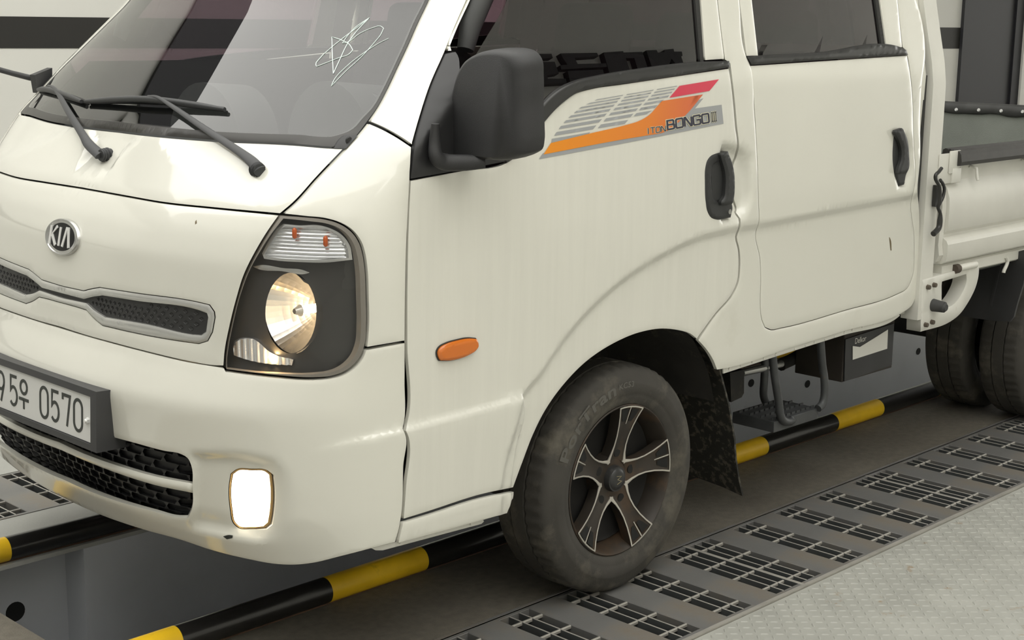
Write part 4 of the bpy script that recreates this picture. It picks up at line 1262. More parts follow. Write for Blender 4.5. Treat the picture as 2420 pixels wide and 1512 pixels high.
# block letters on the wall behind the camera; the driver's window mirrors them
def mirror_to(px, y):
    n = np.array([0, -1.0, .2255]); n /= np.linalg.norm(n)          # plane of the pane
    P0 = np.array([0, -(glass_y(1.5)-.012), 1.5])
    d = rays(px); P = CAM+d*(((P0-CAM) @ n)/(d @ n))[:, None]
    r = d-2*(d @ n)[:, None]*n
    return P+r*((y-P[:, 1])/r[:, 1])[:, None]
def sign_letters():
    cW = crop(1240, 100, 6.05)
    G_ = [[[(60, 208), (315, 205), (335, 265), (70, 280)], [(80, 325), (360, 318), (420, 490), (240, 515), (120, 505)], [(170, 520), (250, 515), (262, 560), (520, 560), (532, 620), (200, 640)]],
          [[(445, 200), (965, 190), (990, 240), (645, 265), (690, 350), (1095, 340), (1110, 390), (455, 430), (440, 370), (540, 360), (480, 270)], [(545, 450), (1050, 430), (1075, 520), (600, 640), (575, 580)]],
          [[(1060, 185), (1340, 165), (1345, 185), (1615, 175), (1690, 400), (1545, 415), (1500, 265), (1375, 265), (1435, 430), (1140, 470)]],
          [[(1670, 155), (1820, 148), (1835, 185), (1930, 180), (1930, 145), (2060, 130), (2070, 170), (2180, 170), (2190, 230), (2170, 240), (2200, 330), (2090, 345), (2030, 270), (2000, 350), (1750, 390)]]]
    r = empty('wall_sign', (6.5, -6.5, 2.2)); tag(r, "black block lettering on the wall, mirrored in the driver's door window", 'sign')
    for g in G_:
        for part in g:
            P = mirror_to(np.array(cW(part)), -6.5)
            o = prism('sign_letter', [(p[0], -6.5, p[2]) for p in P], (0, .06, 0), STRIPE, r)
            o.location = -r.location
sign_letters()
# --- door mirror
def mirror_housing():
    f_px = cQ([(240, 1270), (236, 1100), (240, 900), (262, 750), (300, 560), (345, 430), (405, 340), (485, 283), (580, 250), (700, 240), (800, 248), (885, 280), (935, 345), (955, 520), (955, 800), (965, 1000), (965, 1150), (945, 1235), (885, 1275), (500, 1292)])
    xm = -.655
    pts = on_plane(spline(f_px, True, 8, 60), 0, xm)
    c = pts.mean(0)
    V, Fc = [], []
    n = len(pts)
    #            x offset, scale about the centre
    rings = [(-.010, .84), (-.003, .95), (.008, 1.0), (.022, 1.015), (.040, 1.01), (.054, .985), (.056, .93), (.045, .90)]
    for dx, sc in rings:
        for p in pts: V.append((xm+dx+.0*(p[1]), c[1]+(p[1]-c[1])*sc-dx*.25, c[2]+(p[2]-c[2])*(sc*.5+.5)+dx*.12))
    for i in range(len(rings)-1):
        for k in range(n): Fc.append((i*n+k, i*n+(k+1) % n, (i+1)*n+(k+1) % n, (i+1)*n+k))
    o = from_data('door_mirror', V, Fc, BLACK_TEX, truck)
    bm = bmesh.new(); bm.from_mesh(o.data)
    bm.verts.ensure_lookup_table()
    bmesh.ops.contextual_create(bm, geom=[bm.verts[k] for k in range(n)]) if False else None
    f = bm.faces.new([bm.verts[k] for k in range(n)]); g = bm.faces.new([bm.verts[(len(rings)-1)*n+k] for k in range(n)])
    bmesh.ops.recalc_face_normals(bm, faces=bm.faces)
    bm.to_mesh(o.data); bm.free(); sharp(o, 50)
    mg = [(xm+.047, c[1]+(p[1]-c[1])*.86-.018, c[2]+(p[2]-c[2])*.92+.01) for p in pts]
    prism('mirror_glass', mg, (.002, 0, 0), CHROME, o)
    # foot of the mirror: black arm from the sail under the housing
    arm = [pl(p, 0, x) for p, x in zip(cQ([(118, 950), (112, 1120), (128, 1270), (220, 1320), (420, 1325), (600, 1320)]), (-.735, -.735, -.735, -.71, -.675, -.645))]
    tube('mirror_arm', arm, [.010, .014, .018, .019, .018, .014], BLACK_TEX, o, 14, flat=.8, smooth_path=5)
    return o
mirror_housing()
# far door mirror's foot and arm, seen beyond the windscreen pillar
fa = [pl(p, 1, y) for p, y in ((cA([(290, 580)])[0], .87), (cA([(220, 578)])[0], .90), (cA([(100, 548)])[0], .98), (cA([(0, 520)])[0], 1.05), (cA([(-160, 480)])[0], 1.12))]
fm = tube('mirror_arm', fa, [.010, .009, .0085, .0085, .0085], BLACK_TEX, truck, 12)
q = [pl(p, 1, .875) for p in cA([(222, 556), (352, 503), (352, 640), (245, 690), (238, 650)])]
prism('mirror_foot', q, (0, -.03, 0), BLACK_TEX, fm, .004)
# --- wipers
WIPER = mat('wiper_black', (.035, .036, .038), .45)
def sk(px, off):
    q = hit([px])[0]; return skin(q[:1], q[1:], off)[0]
def wiper(pivot, arm, blade_a, blade_m, blade_b):
    p0 = sk(pivot, -.006); p1 = sk(pivot, .022)
    bm = bmesh.new(); cyl(bm, p0, p1, .016, .014, 20); w_ = from_bm('wiper', bm, WIPER, truck, True)
    for k in range(3):
        V, Fc = tube_data([p0+(p1-p0)*(.25+.25*k), p0+(p1-p0)*(.35+.25*k)], .0185-.001*k, 20); from_data('pivot_ring', V, Fc, WIPER, w_)
    pts = [p1]+[sk(a[:2], a[2]) for a in arm]
    rr = [.015, .0135, .0105, .0085, .0065, .0045, .0042][:len(pts)]
    tube('wiper_arm', pts, rr, WIPER, w_, 10, flat=.45, up=(-.5, 0, 1), smooth_path=5)
    b = [sk(blade_a, .014), sk(blade_m, .024), sk(blade_b, .014)]
    b = spline3(b, 8)
    tube('wiper_blade', b, list(.0085*np.clip(1.15-.55*np.abs(np.linspace(-1, 1, len(b)))**3, .3, 1)), WIPER, w_, 10, flat=1.0)
    tube('wiper_rubber', [sk(blade_a, .004), sk(blade_m, .006), sk(blade_b, .004)], .0035, RUBBER, w_, 8, flat=1.6)
    return w_
wiper((606, 400), [(585, 378, .030), (553, 352, .030), (480, 300, .028), (420, 252, .030), (392, 228, .036), (370, 226, .032)], (215, 240), (365, 234), (530, 258))
wiper((256, 366), [(238, 340, .030), (218, 318, .030), (185, 262, .028), (160, 222, .030), (148, 206, .036), (132, 203, .030)], (97, 212), (135, 214), (205, 240))
# washer corner piece at the windscreen's foot
P_ = HP(cE([(590, 1102), (640, 1030), (665, 1010), (768, 1005), (682, 1104)]), True, 8)
wc = panel('windscreen_corner', P_, BLACK_TRIM, truck, off=.004, t=.012, shrink=0)
stud(cE([(700, 1045)])[0], .009, .002, BLACK_TRIM, wc, 'clip', .004, 18)
# --- signal repeater on the door
SIGA = mat('amber_lens', (.70, .17, .008), .2, coat=.6)
SG = HP(cO([(318, 312), (332, 290), (370, 268), (430, 250), (500, 238), (540, 241), (550, 260), (550, 290), (535, 312), (500, 335), (440, 358), (380, 369), (330, 368), (319, 345)]), True, 6)
panel('signal_repeater', SG, SIGA, fdoor, off=.013, t=.016, grid=.008, shrink=.001, roll=.005)
panel('signal_gasket', SG, RUBBER, fdoor, off=.004, t=.006, grid=.02, shrink=-.001, roll=0)
# --- handles
HND = mat('handle_black', (.030, .031, .031), .48, 0, .05, 30, .1, 700)
bz = cN([(125, 450), (132, 280), (150, 215), (190, 165), (240, 143), (362, 120), (374, 160), (352, 220), (380, 420), (370, 600), (402, 670), (385, 795), (230, 815), (190, 800), (150, 740), (132, 640)])
bzi = cN([(196, 330), (212, 262), (262, 225), (300, 212), (330, 300), (342, 420), (330, 560), (300, 625), (262, 640), (215, 600), (198, 500)])
# the handles lie over the dished metal: their height is set off the undished skin
def raised(px, off, t, name, m, parent, grid=.01, roll=.004, holes=()):
    def flat(p): return on_plane(spline(p, True, 6), 1, -(.871+off))[:, [0, 2]]
    return solid_patch(name, [flat(px)]+[flat(h) for h in holes], lambda u, v, o: np.stack([u, -(hw(v)+off+o), v], -1), m, parent, t=t, grid=grid, roll=roll)
h1 = raised(bz, .004, .03, 'door_handle', HND, fdoor, holes=[bzi])
raised(cN([(185, 330), (200, 250), (262, 215), (305, 205), (308, 595), (302, 635), (262, 650), (203, 610), (187, 500)]), .0015, .004, 'handle_cup', HND, fdoor, roll=0)
grip = cN([(292, 150), (362, 122), (398, 210), (424, 330), (430, 450), (422, 580), (405, 662), (298, 668), (296, 640), (325, 595), (340, 500), (345, 400), (333, 300), (308, 215)])
raised(grip, .018, .016, 'handle_grip', HND, fdoor, roll=.006)
q = pl(cN([(362, 735)])[0], 1, -.877)
bm = bmesh.new(); cyl(bm, (q[0], -.870, q[2]), (q[0], -.8795, q[2]), .0075, .007, 20)
from_bm('key_lock', bm, CHROME, fdoor, True)
rh = (cG([(1000, 832), (1045, 817), (1070, 880), (1082, 980), (1075, 1090), (1063, 1112), (1050, 1178), (1015, 1187), (990, 1130), (980, 1075), (978, 930), (985, 870)]))
raised(rh, .003, .02, 'door_handle', HND, rdoor)
rg = (cG([(1005, 832), (1045, 818), (1068, 880), (1082, 980), (1074, 1085), (1062, 1110), (1014, 1110), (1020, 1075), (1035, 1030), (1040, 960), (1025, 900), (1000, 850)]))
raised(rg, .020, .016, 'handle_grip', HND, rdoor, roll=.006)
# --- stick-on lettering and stripes on the front door
D_GREY = mat('decal_grey', (.36, .37, .38), .4)
D_RED = mat('decal_red', (.72, .055, .10), .35)
D_INK = mat('decal_navy', (.035, .035, .06), .35)
D_CREAM = mat('decal_cream', (.80, .76, .55), .35)
def ramp_mat():
    m = mat('decal_orange', (.85, .30, .02), .35)
    nt = m.node_tree; b = nt.nodes['Principled BSDF']
    tc = nt.nodes.new('ShaderNodeTexCoord'); sx = nt.nodes.new('ShaderNodeSeparateXYZ'); r = nt.nodes.new('ShaderNodeValToRGB'); mr = nt.nodes.new('ShaderNodeMapRange')
    mr.inputs[1].default_value = -.40; mr.inputs[2].default_value = .27
    nt.links.new(tc.outputs['Object'], sx.inputs[0]); nt.links.new(sx.outputs[0], mr.inputs[0]); nt.links.new(mr.outputs[0], r.inputs[0])
    r.color_ramp.elements[0].color = (.90, .31, .008, 1); r.color_ramp.elements[1].color = (.70, .13, .07, 1)
    e = r.color_ramp.elements.new(.62); e.color = (.82, .24, .03, 1)
    nt.links.new(r.outputs[0], b.inputs['Base Color']); return m
def flat_decal(name, px, m, off, corner=38):
    P = HP(px, True, 8, corner)
    return solid_patch(name, [P], lambda u, v, o: skin(u, v, o+off), m, fdoor, t=0, grid=.03, roll=0)
flat_decal('decal_grey_band', cF([(62, 1015), (88, 978), (700, 850), (960, 745), (1085, 636), (1112, 626), (1058, 692), (1228, 668), (1240, 788), (700, 895)]), D_GREY, .0010, 5)
flat_decal('decal_orange_band', cF([(90, 985), (138, 912), (400, 848)])+cT([(0, 1170), (200, 1110), (330, 1045), (430, 970), (520, 870), (630, 745), (1365, 628), (1060, 990), (700, 1290), (350, 1362), (0, 1420)]), ramp_mat(), .0016)
flat_decal('decal_red_block', cT([(945, 475), (1650, 357), (1480, 565), (765, 688)]), D_RED, .0014, 5)
def stripes():
    offs = [0, 15, 32, 52, 75, 101, 131, 165, 203]; th = [5, 7, 9, 11, 13, 15, 18, 21, 24]
    T = lambda u: 605-(u-600)*.17
    L1 = lambda y: np.interp(y, [600, 630, 680, 740, 800, 890], [560, 440, 335, 262, 205, 142])
    Rr = lambda y: np.interp(y, [547, 625, 650, 690, 720, 750], [945, 880, 838, 798, 768, 700])
    cols = [(L1, lambda y: 605-(y-600)*.884), (lambda y: 627-(y-598)*.86, lambda y: 797-(y-570)*.85), (lambda y: 818-(y-567)*.865, Rr)]
    for o_, t_ in zip(offs, th):
        for ci, (a, b) in enumerate(cols):
            q = []
            for bound, dy in ((a, 0), (b, 0), (b, t_), (a, t_)):
                u = 600.0
                for _ in range(40): u = .5*u+.5*float(bound(T(u)+o_+dy))
                q.append((u, T(u)+o_+dy))
            if q[1][0]-q[0][0] < 12: continue
            if ci > 0 and q[2][1] > {1: 790, 2: 760}[ci]: continue
            flat_decal('decal_stripe', cF(q), D_GREY, .0010, 5)
stripes()
def sq_letters(word):
    L = {'B': [[(0, 0), (0, 1), (.82, 1), (.92, .9), (.92, .6), (.82, .52), (.12, .52)], [(.82, .52), (1, .44), (1, .1), (.9, 0), (0, 0)]],
         'O': [[(0, .1), (0, .9), (.1, 1), (.9, 1), (1, .9), (1, .1), (.9, 0), (.1, 0), (0, .1)]],
         'N': [[(0, 0), (0, 1), (.12, 1), (.88, 0), (1, 0), (1, 1)]],
         'G': [[(1, .78), (1, .9), (.9, 1), (.1, 1), (0, .9), (0, .1), (.1, 0), (.9, 0), (1, .1), (1, .5), (.5, .5)]],
         'T': [[(0, 1), (1, 1)], [(.5, 1), (.5, 0)]], '1': [[(.5, 0), (.5, 1)]],
         'I': [[(.5, 0), (.5, 1)], [(.2, 0), (.8, 0)], [(.2, 1), (.8, 1)]]}
    return L[word]
def lettering(word, px_quad, wd, widths, gap, name):
    tot = sum(widths)+gap*(len(word)-1)
    for (ink, w_, off) in ((D_CREAM, wd+.13, .0020), (D_INK, wd, .0026)):
        x = 0; VV, FF = [], []
        for ch_, cw in zip(word, widths):
            ln = [[((x+u*cw)/tot, v) for u, v in l] for l in sq_letters(ch_)]
            asp = tot
            ln2 = [[(u*asp, v) for u, v in l] for l in ln]
            V, Fc = strokes(ln2, w_)
            V = V/np.array([asp, 1])
            decal(name if ink is D_INK else name+'_edge', V, Fc, px_quad, ink, fdoor, off)
            x += cw+gap
lettering('BONGO', cT([(728, 1255), (1470, 1125), (1455, 968), (718, 1100)]), .20, [.74, .74, .74, .74, .74], .22, 'decal_letter')
lettering('III', cT([(1512, 1115), (1612, 1098), (1602, 938), (1500, 955)]), .12, [.3, .3, .3], -.02, 'decal_letter')
lettering('1TON', cT([(360, 1338), (690, 1280), (690, 1190), (352, 1232)]), .15, [.5, .78, .78, .78], .22, 'decal_letter')
# --- scribble on the windscreen
CHALK = mat('marker_white', (.75, .85, .82), .6)
def scrib(pts, r=.0011):
    px = spline(cE(pts), False, 8, 70)
    sz = hit(px); P = skin(sz[:, 0], sz[:, 1], -.0045)
    tube('marker_scribble', P, r, CHALK, ws, 6)
scrib([(597, 548), (590, 420), (585, 275), (660, 300), (720, 335), (742, 372), (715, 402), (640, 430), (472, 495), (466, 485), (500, 430), (580, 355), (680, 275), (780, 200), (865, 132), (760, 245), (700, 330), (640, 455), (597, 548)])
scrib([(865, 132), (760, 205), (672, 310), (665, 322), (690, 318), (800, 245), (890, 207), (950, 195), (972, 210), (955, 250), (900, 320), (800, 430), (690, 530), (582, 642), (600, 600), (690, 500), (830, 390), (930, 325), (1010, 285)], .0009)
# --- bed, posts and chassis
POSTW = WHITE_STEEL
def path_box(name, path, dx, dy, m, parent, bev=.006):
    """upright of rectangular section following a path of centre points"""
    bm = bmesh.new(); rings = []
    for p in path:
        rings.append([bm.verts.new((p[0]+a*dx/2, p[1]+b*dy/2, p[2])) for a, b in ((-1, -1), (1, -1), (1, 1), (-1, 1))])
    for i in range(len(rings)-1):
        for k in range(4): bm.faces.new((rings[i][k], rings[i][(k+1) % 4], rings[i+1][(k+1) % 4], rings[i+1][k]))
    bm.faces.new(rings[0][::-1]); bm.faces.new(rings[-1])
    return from_bm(name, bm, m, parent, True, bev, 2)
for sg in (1, -1):
    path_box('bed_post', [(1.487, -.838*sg, .56), (1.487, -.838*sg, 1.33), (1.487, -.828*sg, 1.40), (1.474, -.800*sg, 1.55), (1.46, -.72*sg, 1.95)], .082, .062, POSTW, truck)
BED_X0, BED_X1 = 1.55, 3.72
def extrude_x(name, prof, x0, x1, m, parent, deg=30, ends=True):
    n = len(prof)
    V = [(x0, y, z) for y, z in prof]+[(x1, y, z) for y, z in prof]
    Fc = [(i, (i+1) % n, n+(i+1) % n, n+i) for i in range(n)]
    if ends: Fc += [tuple(range(n-1, -1, -1)), tuple(range(n, 2*n))]
    o = from_data(name, V, Fc, m, parent)
    bm = bmesh.new(); bm.from_mesh(o.data); bmesh.ops.recalc_face_normals(bm, faces=bm.faces); bm.to_mesh(o.data); bm.free()
    sharp(o, deg); return o
gate_prof = [(-.838, 1.085), (-.858, 1.075), (-.860, 1.040), (-.856, 1.028), (-.856, 1.010), (-.870, .985), (-.880, .955), (-.882, .93), (-.882, .862), (-.876, .845), (-.862, .832), (-.862, .824), (-.880, .812), (-.886, .80), (-.886, .760), (-.880, .742), (-.866, .733), (-.845, .733), (-.845, 1.0), (-.835, 1.085)]
gate = extrude_x('side_gate', gate_prof, BED_X0+.035, BED_X1, POSTW, truck, 25)
ep_ = [(y+(.012 if z < 1.0 else 0), z) for y, z in gate_prof]
extrude_x('gate_end', [(-.836, 1.02), (-.864, 1.0), (-.872, .93), (-.866, .80), (-.872, .765), (-.86, .742), (-.836, .742)], BED_X0+.006, BED_X0+.034, POSTW, gate, 30)
cap_prof = [(-.892, 1.062), (-.897, 1.075), (-.893, 1.098), (-.884, 1.110), (-.872, 1.112), (-.870, 1.109), (-.862, 1.114), (-.860, 1.111), (-.850, 1.116), (-.848, 1.113), (-.836, 1.117), (-.826, 1.112), (-.822, 1.085), (-.86, 1.06)]
extrude_x('rail_cap', cap_prof, BED_X0+.068, BED_X1, mat('rail_cap_black', (.045, .043, .040), .5, 0, .2, 20), gate, 20)
bm = bmesh.new(); box(bm, (BED_X0+.005, -.872, 1.055), (.085, .006, .10)); box(bm, (BED_X0+.055, -.878, 1.075), (.07, .006, .075)); box(bm, (BED_X0+.07, -.872, 1.03), (.06, .02, .05))
from_bm('corner_plate', bm, POSTW, gate, True, .003)
for i, x in enumerate((1.745, 2.13, 2.52)):
    tube('tarp_peg', [(x, -.862, 1.052), (x+.004, -.884, 1.046), (x+.006, -.888, 1.012), (x+.006, -.892, 1.005)], .0055, POSTW, gate, 10)
extrude_x('bed_sill', [(-.855, .728), (-.862, .722), (-.862, .690), (-.855, .684), (-.80, .684), (-.80, .728)], BED_X0+.05, BED_X1, POSTW, truck)
bm = bmesh.new(); cyl(bm, (1.70, -.872, .708), (1.815, -.872, .708), .0125, .0125, 18); hg = from_bm('gate_hinge', bm, POSTW, truck, True)
bm = bmesh.new(); cyl(bm, (1.675, -.868, .706), (1.70, -.868, .706), .016, .016, 14); from_bm('hinge_pin', bm, mat('rusted_pin', (.08, .06, .045), .7), hg, True)
tube('tarp_hook', [pl(p, 1, -.865) for p in cM([(690, 1062), (700, 1085), (694, 1110), (682, 1135), (678, 1150)])], .0065, POSTW, truck, 10, smooth_path=3)
bm = bmesh.new(); box2(bm, np.array([BED_X0, -.80, .66]), np.array([BED_X1, .80, .69])); from_bm('bed_floor', bm, mat('bed_floor_grey', (.10, .11, .10), .7, 0, .2, 6), truck)
bm = bmesh.new(); box2(bm, np.array([BED_X0, -.82, .69]), np.array([BED_X0+.03, .82, 1.28])); from_bm('headboard', bm, POSTW, truck, False, .004)
extrude_x('side_gate', [(-y, z) for y, z in gate_prof], BED_X0+.035, BED_X1, POSTW, truck, 25)
# tailgate with a rubber-capped rail and a tarpaulin over its inside
TARP = mat('tarp_grey_green', (.21, .225, .20), .75, 0, .12, 5, .4, 260)
tg = pl((2235, 240), 0, BED_X1); 
bm = bmesh.new(); box2(bm, np.array([BED_X1, -.84, .70]), np.array([BED_X1+.04, .84, tg[2]-.01])); tail = from_bm('tailgate', bm, POSTW, truck)
bm = bmesh.new(); box2(bm, np.array([BED_X1-.012, -.80, .70]), np.array([BED_X1-.002, .80, tg[2]-.045])); from_bm('tarpaulin', bm, TARP, tail)
railp = []
for y in np.linspace(-.84, .84, 40): railp.append((y, .004*math.sin(y*23)+.003*math.sin(y*41)))
V, Fc = [], []
for y, wv in railp:
    for dx, z in ((.05, tg[2]-.02), (.045, tg[2]), (-.012, tg[2]), (-.024, tg[2]-.006), (-.026, tg[2]-.045+wv), (-.012, tg[2]-.052+wv)): V.append((BED_X1+dx, y, z))
for i in range(len(railp)-1):
    for k in range(5): Fc.append((i*6+k, i*6+k+1, i*6+6+k+1, i*6+6+k))
from_data('rail_cover', V, Fc, mat('rail_cover_black', (.05, .05, .048), .6, 0, .3, 12), tail)
for px in ((2260, 259), (2313, 260), (2366, 262), (2417, 264), (2207, 258)):
    P = pl(px, 0, BED_X1-.026); bm = bmesh.new(); cyl(bm, P, (P[0]-.006, P[1], P[2]), .0085, .006, 12); from_bm('rivet', bm, LET, tail, True)
# latch on the post
LATCH = mat('latch_steel_dark', (.05, .05, .048), .4, .5)
lt = prism('gate_latch', [pl(p, 1, -.872) for p in cM([(292, 668), (316, 665), (312, 790), (284, 785)])], (0, -.012, 0), LATCH, truck, .002)
tube('latch_rod', [pl(p, 1, y) for p, y in zip(cM([(338, 575), (322, 596), (306, 612), (305, 636), (322, 668), (330, 705), (326, 765), (318, 790), (330, 822), (329, 862), (322, 905), (292, 937)]), [-.90]*7+[-.895]*5)], [.006]*9+[.0095]*3, LATCH, lt, 10, smooth_path=3)
tube('latch_rod', [pl(p, 1, -.895) for p in cM([(330, 640), (345, 660), (353, 690), (345, 735), (325, 775)])], .0055, LATCH, lt, 10, smooth_path=3)
# white bracket plate with bump stop below the post
br_o = on_plane(spline(cM([(236, 1190), (545, 1105), (547, 1130), (532, 1220), (490, 1310), (430, 1390), (380, 1425), (226, 1475)]), True, 8), 1, -.872)[:, [0, 2]]
br_h = on_plane(spline(cM([(342, 1200), (478, 1158), (480, 1190), (457, 1258), (400, 1330), (342, 1352)]), True, 8), 1, -.872)[:, [0, 2]]
brk = solid_patch('corner_bracket', [br_o, br_h], lambda u, v, o: np.stack([u, -.872-o, v], -1), WHITE_STEEL, truck, t=.055, grid=.03, roll=.003)
P = pl(cM([(340, 1335)])[0], 1, -.905)
bm = bmesh.new(); cyl(bm, (P[0], -.868, P[2]), (P[0], -.915, P[2]-.002), .022, .018, 20); cyl(bm, (P[0], -.913, P[2]-.002), (P[0], -.922, P[2]-.002), .018, .011, 20)
from_bm('bump_stop', bm, mat('bump_rubber', (.055, .055, .055), .7), brk, True)
for p in cM([(258, 1228), (292, 1216), (245, 1435), (280, 1420)]):
    P = pl(p, 1, -.872); bm = bmesh.new(); cyl(bm, (P[0], -.870, P[2]), (P[0], -.884, P[2]), .0085, .0075, 6); from_bm('bracket_bolt', bm, mat('rusted_pin', (.10, .08, .06), .7), brk, True)
# chassis, cross members
CHASS = mat('chassis_black', (.016, .015, .013), .7, 0, .3, 6, dirt=((.06, .05, .035), 7, .5, .7))
for sg in (1, -1):
    bm = bmesh.new(); box2(bm, np.array([-.9, -.46*sg, .46]), np.array([BED_X1, -.39*sg, .60])); from_bm('chassis_rail', bm, CHASS, truck, False, .004)
bm = bmesh.new(); box2(bm, np.array([.47, -.74, .58]), np.array([1.40, .74, .63])); from_bm('cab_floor', bm, CHASS, truck)
bm = bmesh.new(); box2(bm, np.array([-.45, -.33, .30]), np.array([1.2, .25, .50])); from_bm('gearbox', bm, CHASS, truck, True, .05, 3)
bm = bmesh.new(); cyl(bm, (0, -.62, .30), (0, .62, .30), .045, .045, 20); from_bm('front_axle', bm, CHASS, truck, True)
bm = bmesh.new(); cyl(bm, (2.6, -.62, .30), (2.6, .62, .30), .055, .055, 20); from_bm('rear_axle', bm, CHASS, truck, True)
tube('tie_rod', [pl(p, 1, -.66) for p in cH([(285, 960), (400, 935), (520, 905)])], .012, SATIN, truck, 12)
prism('side_bracket', [pl(p, 1, -.70) for p in cH([(215, 960), (300, 940), (298, 1080), (285, 1105), (222, 1135)])], (0, .03, 0), CHASS, truck)
tube('brake_hose', [pl(p, 1, -.60) for p in cH([(655, 835), (620, 860), (575, 885), (530, 905), (515, 915)])], .02, CHASS, truck, 10)
# rear twin wheels
for sg in (1, -1):
    for yc in ((-.735, -.505) if sg > 0 else (-.735,)):
        rw = lathe('rear_wheel', [(.05, .02), (.12, .03), (.17, .05), (.185, .075), (.19, .08)], ALLOY, truck, 40, 'y', (2.62, yc*sg, .305))
        tyre('tyre', rw, .305, .185, .182, (2.62, yc*sg, .305), TYRE)
# plastic guard ahead of the rear wheels
MUDG = mat('mudguard_plastic', (.040, .040, .041), .45, 0, .2, 7)
mg_ = [pl(p, 0, 2.16) for p in cR([(398, 205), (770, 100), (775, 230), (750, 380), (700, 540), (672, 648), (640, 688), (500, 680), (240, 640), (330, 480), (380, 340)])]
prism('mudguard', mg_, (.012, 0, 0), MUDG, truck, .003)
prism('mudguard_rib', [pl(p, 0, 2.156) for p in cR([(548, 215), (575, 208), (490, 560), (470, 560)])], (.006, 0, 0), MUDG, truck)
# folding step
STEEL_D = mat('step_steel_grey', (.075, .078, .080), .5, .3, .25, 12, dirt=((.12, .09, .06), 12, .6, .75))
stp = tube('side_step', [pl(p, 1, -.66) for p in cS([(405, -260), (395, 0), (385, 180), (378, 320), (400, 400), (455, 470), (520, 510)])], .0125, STEEL_D, truck, 12, smooth_path=4)
tube('step_tube', [pl(p, 1, -.82) for p in cS([(455, -260), (482, 0), (508, 200), (540, 400), (552, 520), (580, 590), (630, 612), (672, 600), (688, 575)])], .0125, STEEL_D, stp, 12, smooth_path=4)
tube('step_tube', [pl(p, 1, -.82) for p in cS([(975, -330), (1000, 0), (1022, 150), (1024, 320), (1000, 420), (955, 470)])], .0125, STEEL_D, stp, 12, smooth_path=4)
q = [pl(cS([(692, 552)])[0], 1, -.815), pl(cS([(962, 462)])[0], 1, -.815)]
z_ = (q[0][2]+q[1][2])/2
bm = bmesh.new(); box2(bm, np.array([q[0][0]-.10, -.815, z_-.035]), np.array([q[1][0], -.66, z_])); from_bm('step_plate', bm, STEEL_D, stp, False, .002)
for i in range(9):
    for j in range(4):
        x = q[0][0]-.085+i*(q[1][0]-q[0][0]+.07)/8; y = -.80+j*.04
        bm = bmesh.new(); box(bm, (x, y, z_+.003), (.018, .004, .008)); from_bm('step_tooth', bm, STEEL_D, stp)
# battery in its box
BATT = mat('battery_black', (.020, .020, .021), .5, 0, .2, 10)
BROWN = mat('battery_tray', (.032, .026, .020), .7, 0, .2, 10)
a = pl(cH([(900, 765)])[0], 1, -.80); b = pl(cH([(1180, 905)])[0], 1, -.80); c = pl(cH([(890, 1008)])[0], 1, -.80)
bm = bmesh.new(); box2(bm, np.array([a[0]-.004, -.80, c[2]-.004]), np.array([b[0], -.62, .56])); bt = from_bm('battery_box', bm, BROWN, truck, False, .003)
prism('battery_face', [pl(p, 1, -.802) for p in cH([(897, 760), (1187, 664), (1172, 912), (890, 1010)])], (0, -.004, 0), BATT, bt)
LABW = mat('label_white', (.62, .61, .56), .5)
prism('battery_label', [pl(p, 1, -.807) for p in cH([(945, 800), (988, 806), (1155, 702), (1150, 816), (945, 882)])], (0, -.0008, 0), LABW, bt)
V, Fc = glyphs('Delkor', 1.0, .25)
V = V/np.array([V[:, 0].max(), 1])
px = quad_map(cH([(960, 788), (1028, 768), (1026, 736), (958, 756)]))(V[:, 0], V[:, 1])
from_data('battery_lettering', on_plane(px, 1, -.8075), Fc, LABW, bt, False)
# --- cab: rear wall, roof, inside
def flat_ring(name, outer, inner, x, t, m, parent):
    return solid_patch(name, [np.array(outer), np.array(inner)], lambda u, v, o: np.stack([x-o, u, v], -1), m, parent, t=t, grid=None, roll=0)
flat_ring('cab_rear', [(-.83, .58), (.83, .58), (.85, 1.36), (.742, 1.90), (-.742, 1.90), (-.85, 1.36)], [(-.60, 1.45), (-.56, 1.80), (.56, 1.80), (.60, 1.45)], 1.40, .03, PAINT, truck)
prism('rear_window', [(1.41, y, z) for y, z in ((-.60, 1.45), (-.56, 1.80), (.56, 1.80), (.60, 1.45))], (.004, 0, 0), SIDEGLASS, truck)
V, Fc = [], []
fs = np.linspace(-S0, S0, 25)
fe = skin(fs, np.full(25, ROOF_Z-.012))
rows_ = 18
for i in range(rows_):
    f = (i/(rows_-1))**1.5
    for j in range(25):
        x = fe[j, 0]+(1.43-fe[j, 0])*f; y = fe[j, 1]
        e = 1-abs(fs[j])/S0
        V.append((x, y*(1+.0*f), ROOF_Z-.012+.085*min(1, (f*9)**.6)*min(1, (e*4)**.55)))
for i in range(rows_-1):
    for j in range(24): Fc.append((i*25+j, i*25+j+1, (i+1)*25+j+1, (i+1)*25+j))
rf_ = from_data('roof', V, Fc, PAINT, truck)
INT = mat('cabin_trim_grey', (.055, .056, .055), .7, 0, .1, 20)
dash = extrude_x('dashboard', [(-.80, 1.0), (-.80, 1.185), (-.70, 1.215), (-.52, 1.20), (-.44, 1.12), (-.44, .80), (-.80, .80)], -.70, .70, INT, truck, 30)
for v in dash.data.vertices: v.co = Vector((v.co.y, v.co.x, v.co.z))
bm = bmesh.new(); cyl(bm, (-.62, -.37, 1.20), (-.44, -.37, 1.20), .165, .15, 32); from_bm('instrument_hood', bm, INT, dash, True)
bm = bmesh.new(); cyl(bm, (-.60, .20, 1.17), (-.46, .20, 1.17), .17, .16, 32); from_bm('centre_hood', bm, INT, dash, True)
ring = [(-.40+.19*math.cos(t)*.80, -.37+.19*math.sin(t), 1.22+.19*math.cos(t)*-.60) for t in np.linspace(0, 2*math.pi, 40, endpoint=False)]
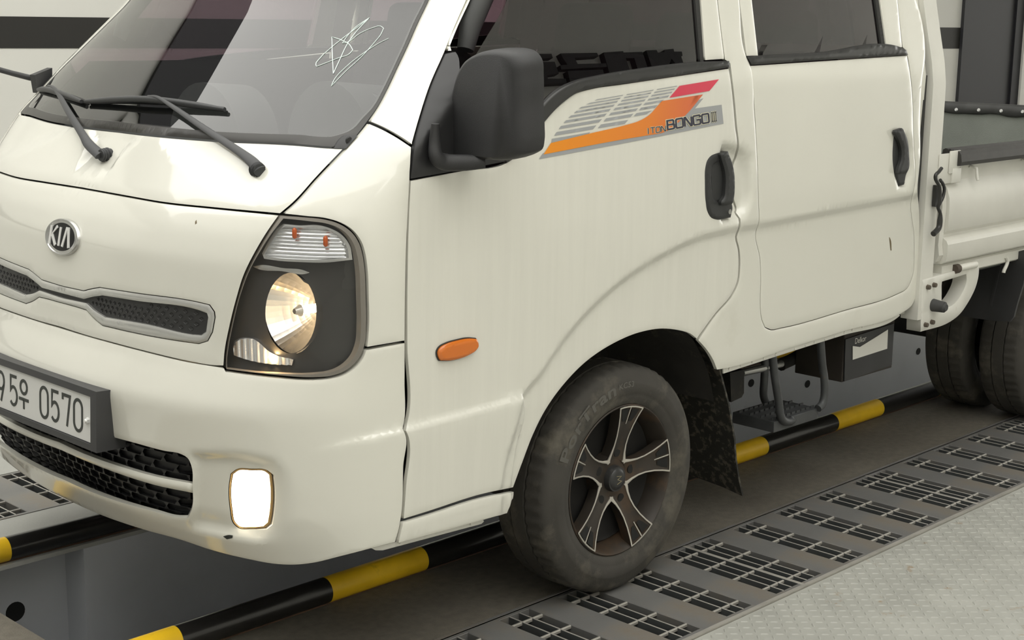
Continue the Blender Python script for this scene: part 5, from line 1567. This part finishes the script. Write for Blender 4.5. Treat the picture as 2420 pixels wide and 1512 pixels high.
sw = tube('steering_wheel', ring, .014, BLACK_TRIM, truck, 10, closed=True)
for t in (0.5, 2.6, 4.7): tube('wheel_spoke', [(-.40, -.37, 1.20), ring[int(t/6.283*40)]], .012, BLACK_TRIM, sw, 8)
tube('steering_column', [(-.40, -.37, 1.20), (-.52, -.37, 1.02)], .03, BLACK_TRIM, sw, 12)
def seat(x, y, w_, zb=1.48):
    bm = bmesh.new(); box(bm, (x, y, .83), (.50, w_, .16)); s_ = from_bm('seat', bm, CLOTH, truck, True, .05, 3)
    bm = bmesh.new(); box(bm, (x+.27, y, 1.13), (.13, w_*.96, .60), Matrix.Rotation(.16, 3, 'Y')); from_bm('seat_back', bm, CLOTH, s_, True, .05, 3)
    bm = bmesh.new(); box(bm, (x+.33, y, zb), (.09, .26, .18), Matrix.Rotation(.16, 3, 'Y')); from_bm('headrest', bm, CLOTH, s_, True, .04, 3)
seat(.02, -.38, .50); seat(.02, .38, .52); seat(.95, 0, 1.3, 1.46)
for sg in (1, -1):
    tube('pillar_trim', [pl(p, 1, y)*np.array([1, sg, 1]) for p, y in (((1100, 118), -.755), ((1112, 60), -.75), ((1140, -10), -.735), ((1245, -250), -.66))], [.020, .026, .028, .028], INT, truck, 14)

bm = bmesh.new(); box2(bm, np.array([1.425, -.848, .70]), np.array([1.442, .848, 1.36])); from_bm('cab_gap_shade', bm, RUBBER, truck)  # dark sheet added for the gap's shade and its rubber edge

# small marks: a chip under the fog lamp, a rusty scratch on the rear door, scuffs on the front panel
CHIP = mat('paint_chip_dark', (.02, .022, .018), .7)
RUSTL = mat('rust_scratch', (.16, .12, .06), .7)
def mark(px, m, parent, off=.0008):
    P = HP(px, True, 5, 30)
    return solid_patch('paint_mark', [P], lambda u, v, o: skin(u, v, o+off), m, parent, t=0, grid=None, roll=0)
mark([(527, 1267), (540, 1264), (550, 1265), (549, 1271), (536, 1274)], CHIP, bumper)
mark(cH([(1162, 150), (1167, 158), (1176, 232), (1170, 230)]), RUSTL, rdoor)
mark([(461, 524), (464, 519), (465, 527), (461, 530)], RUSTL, front)
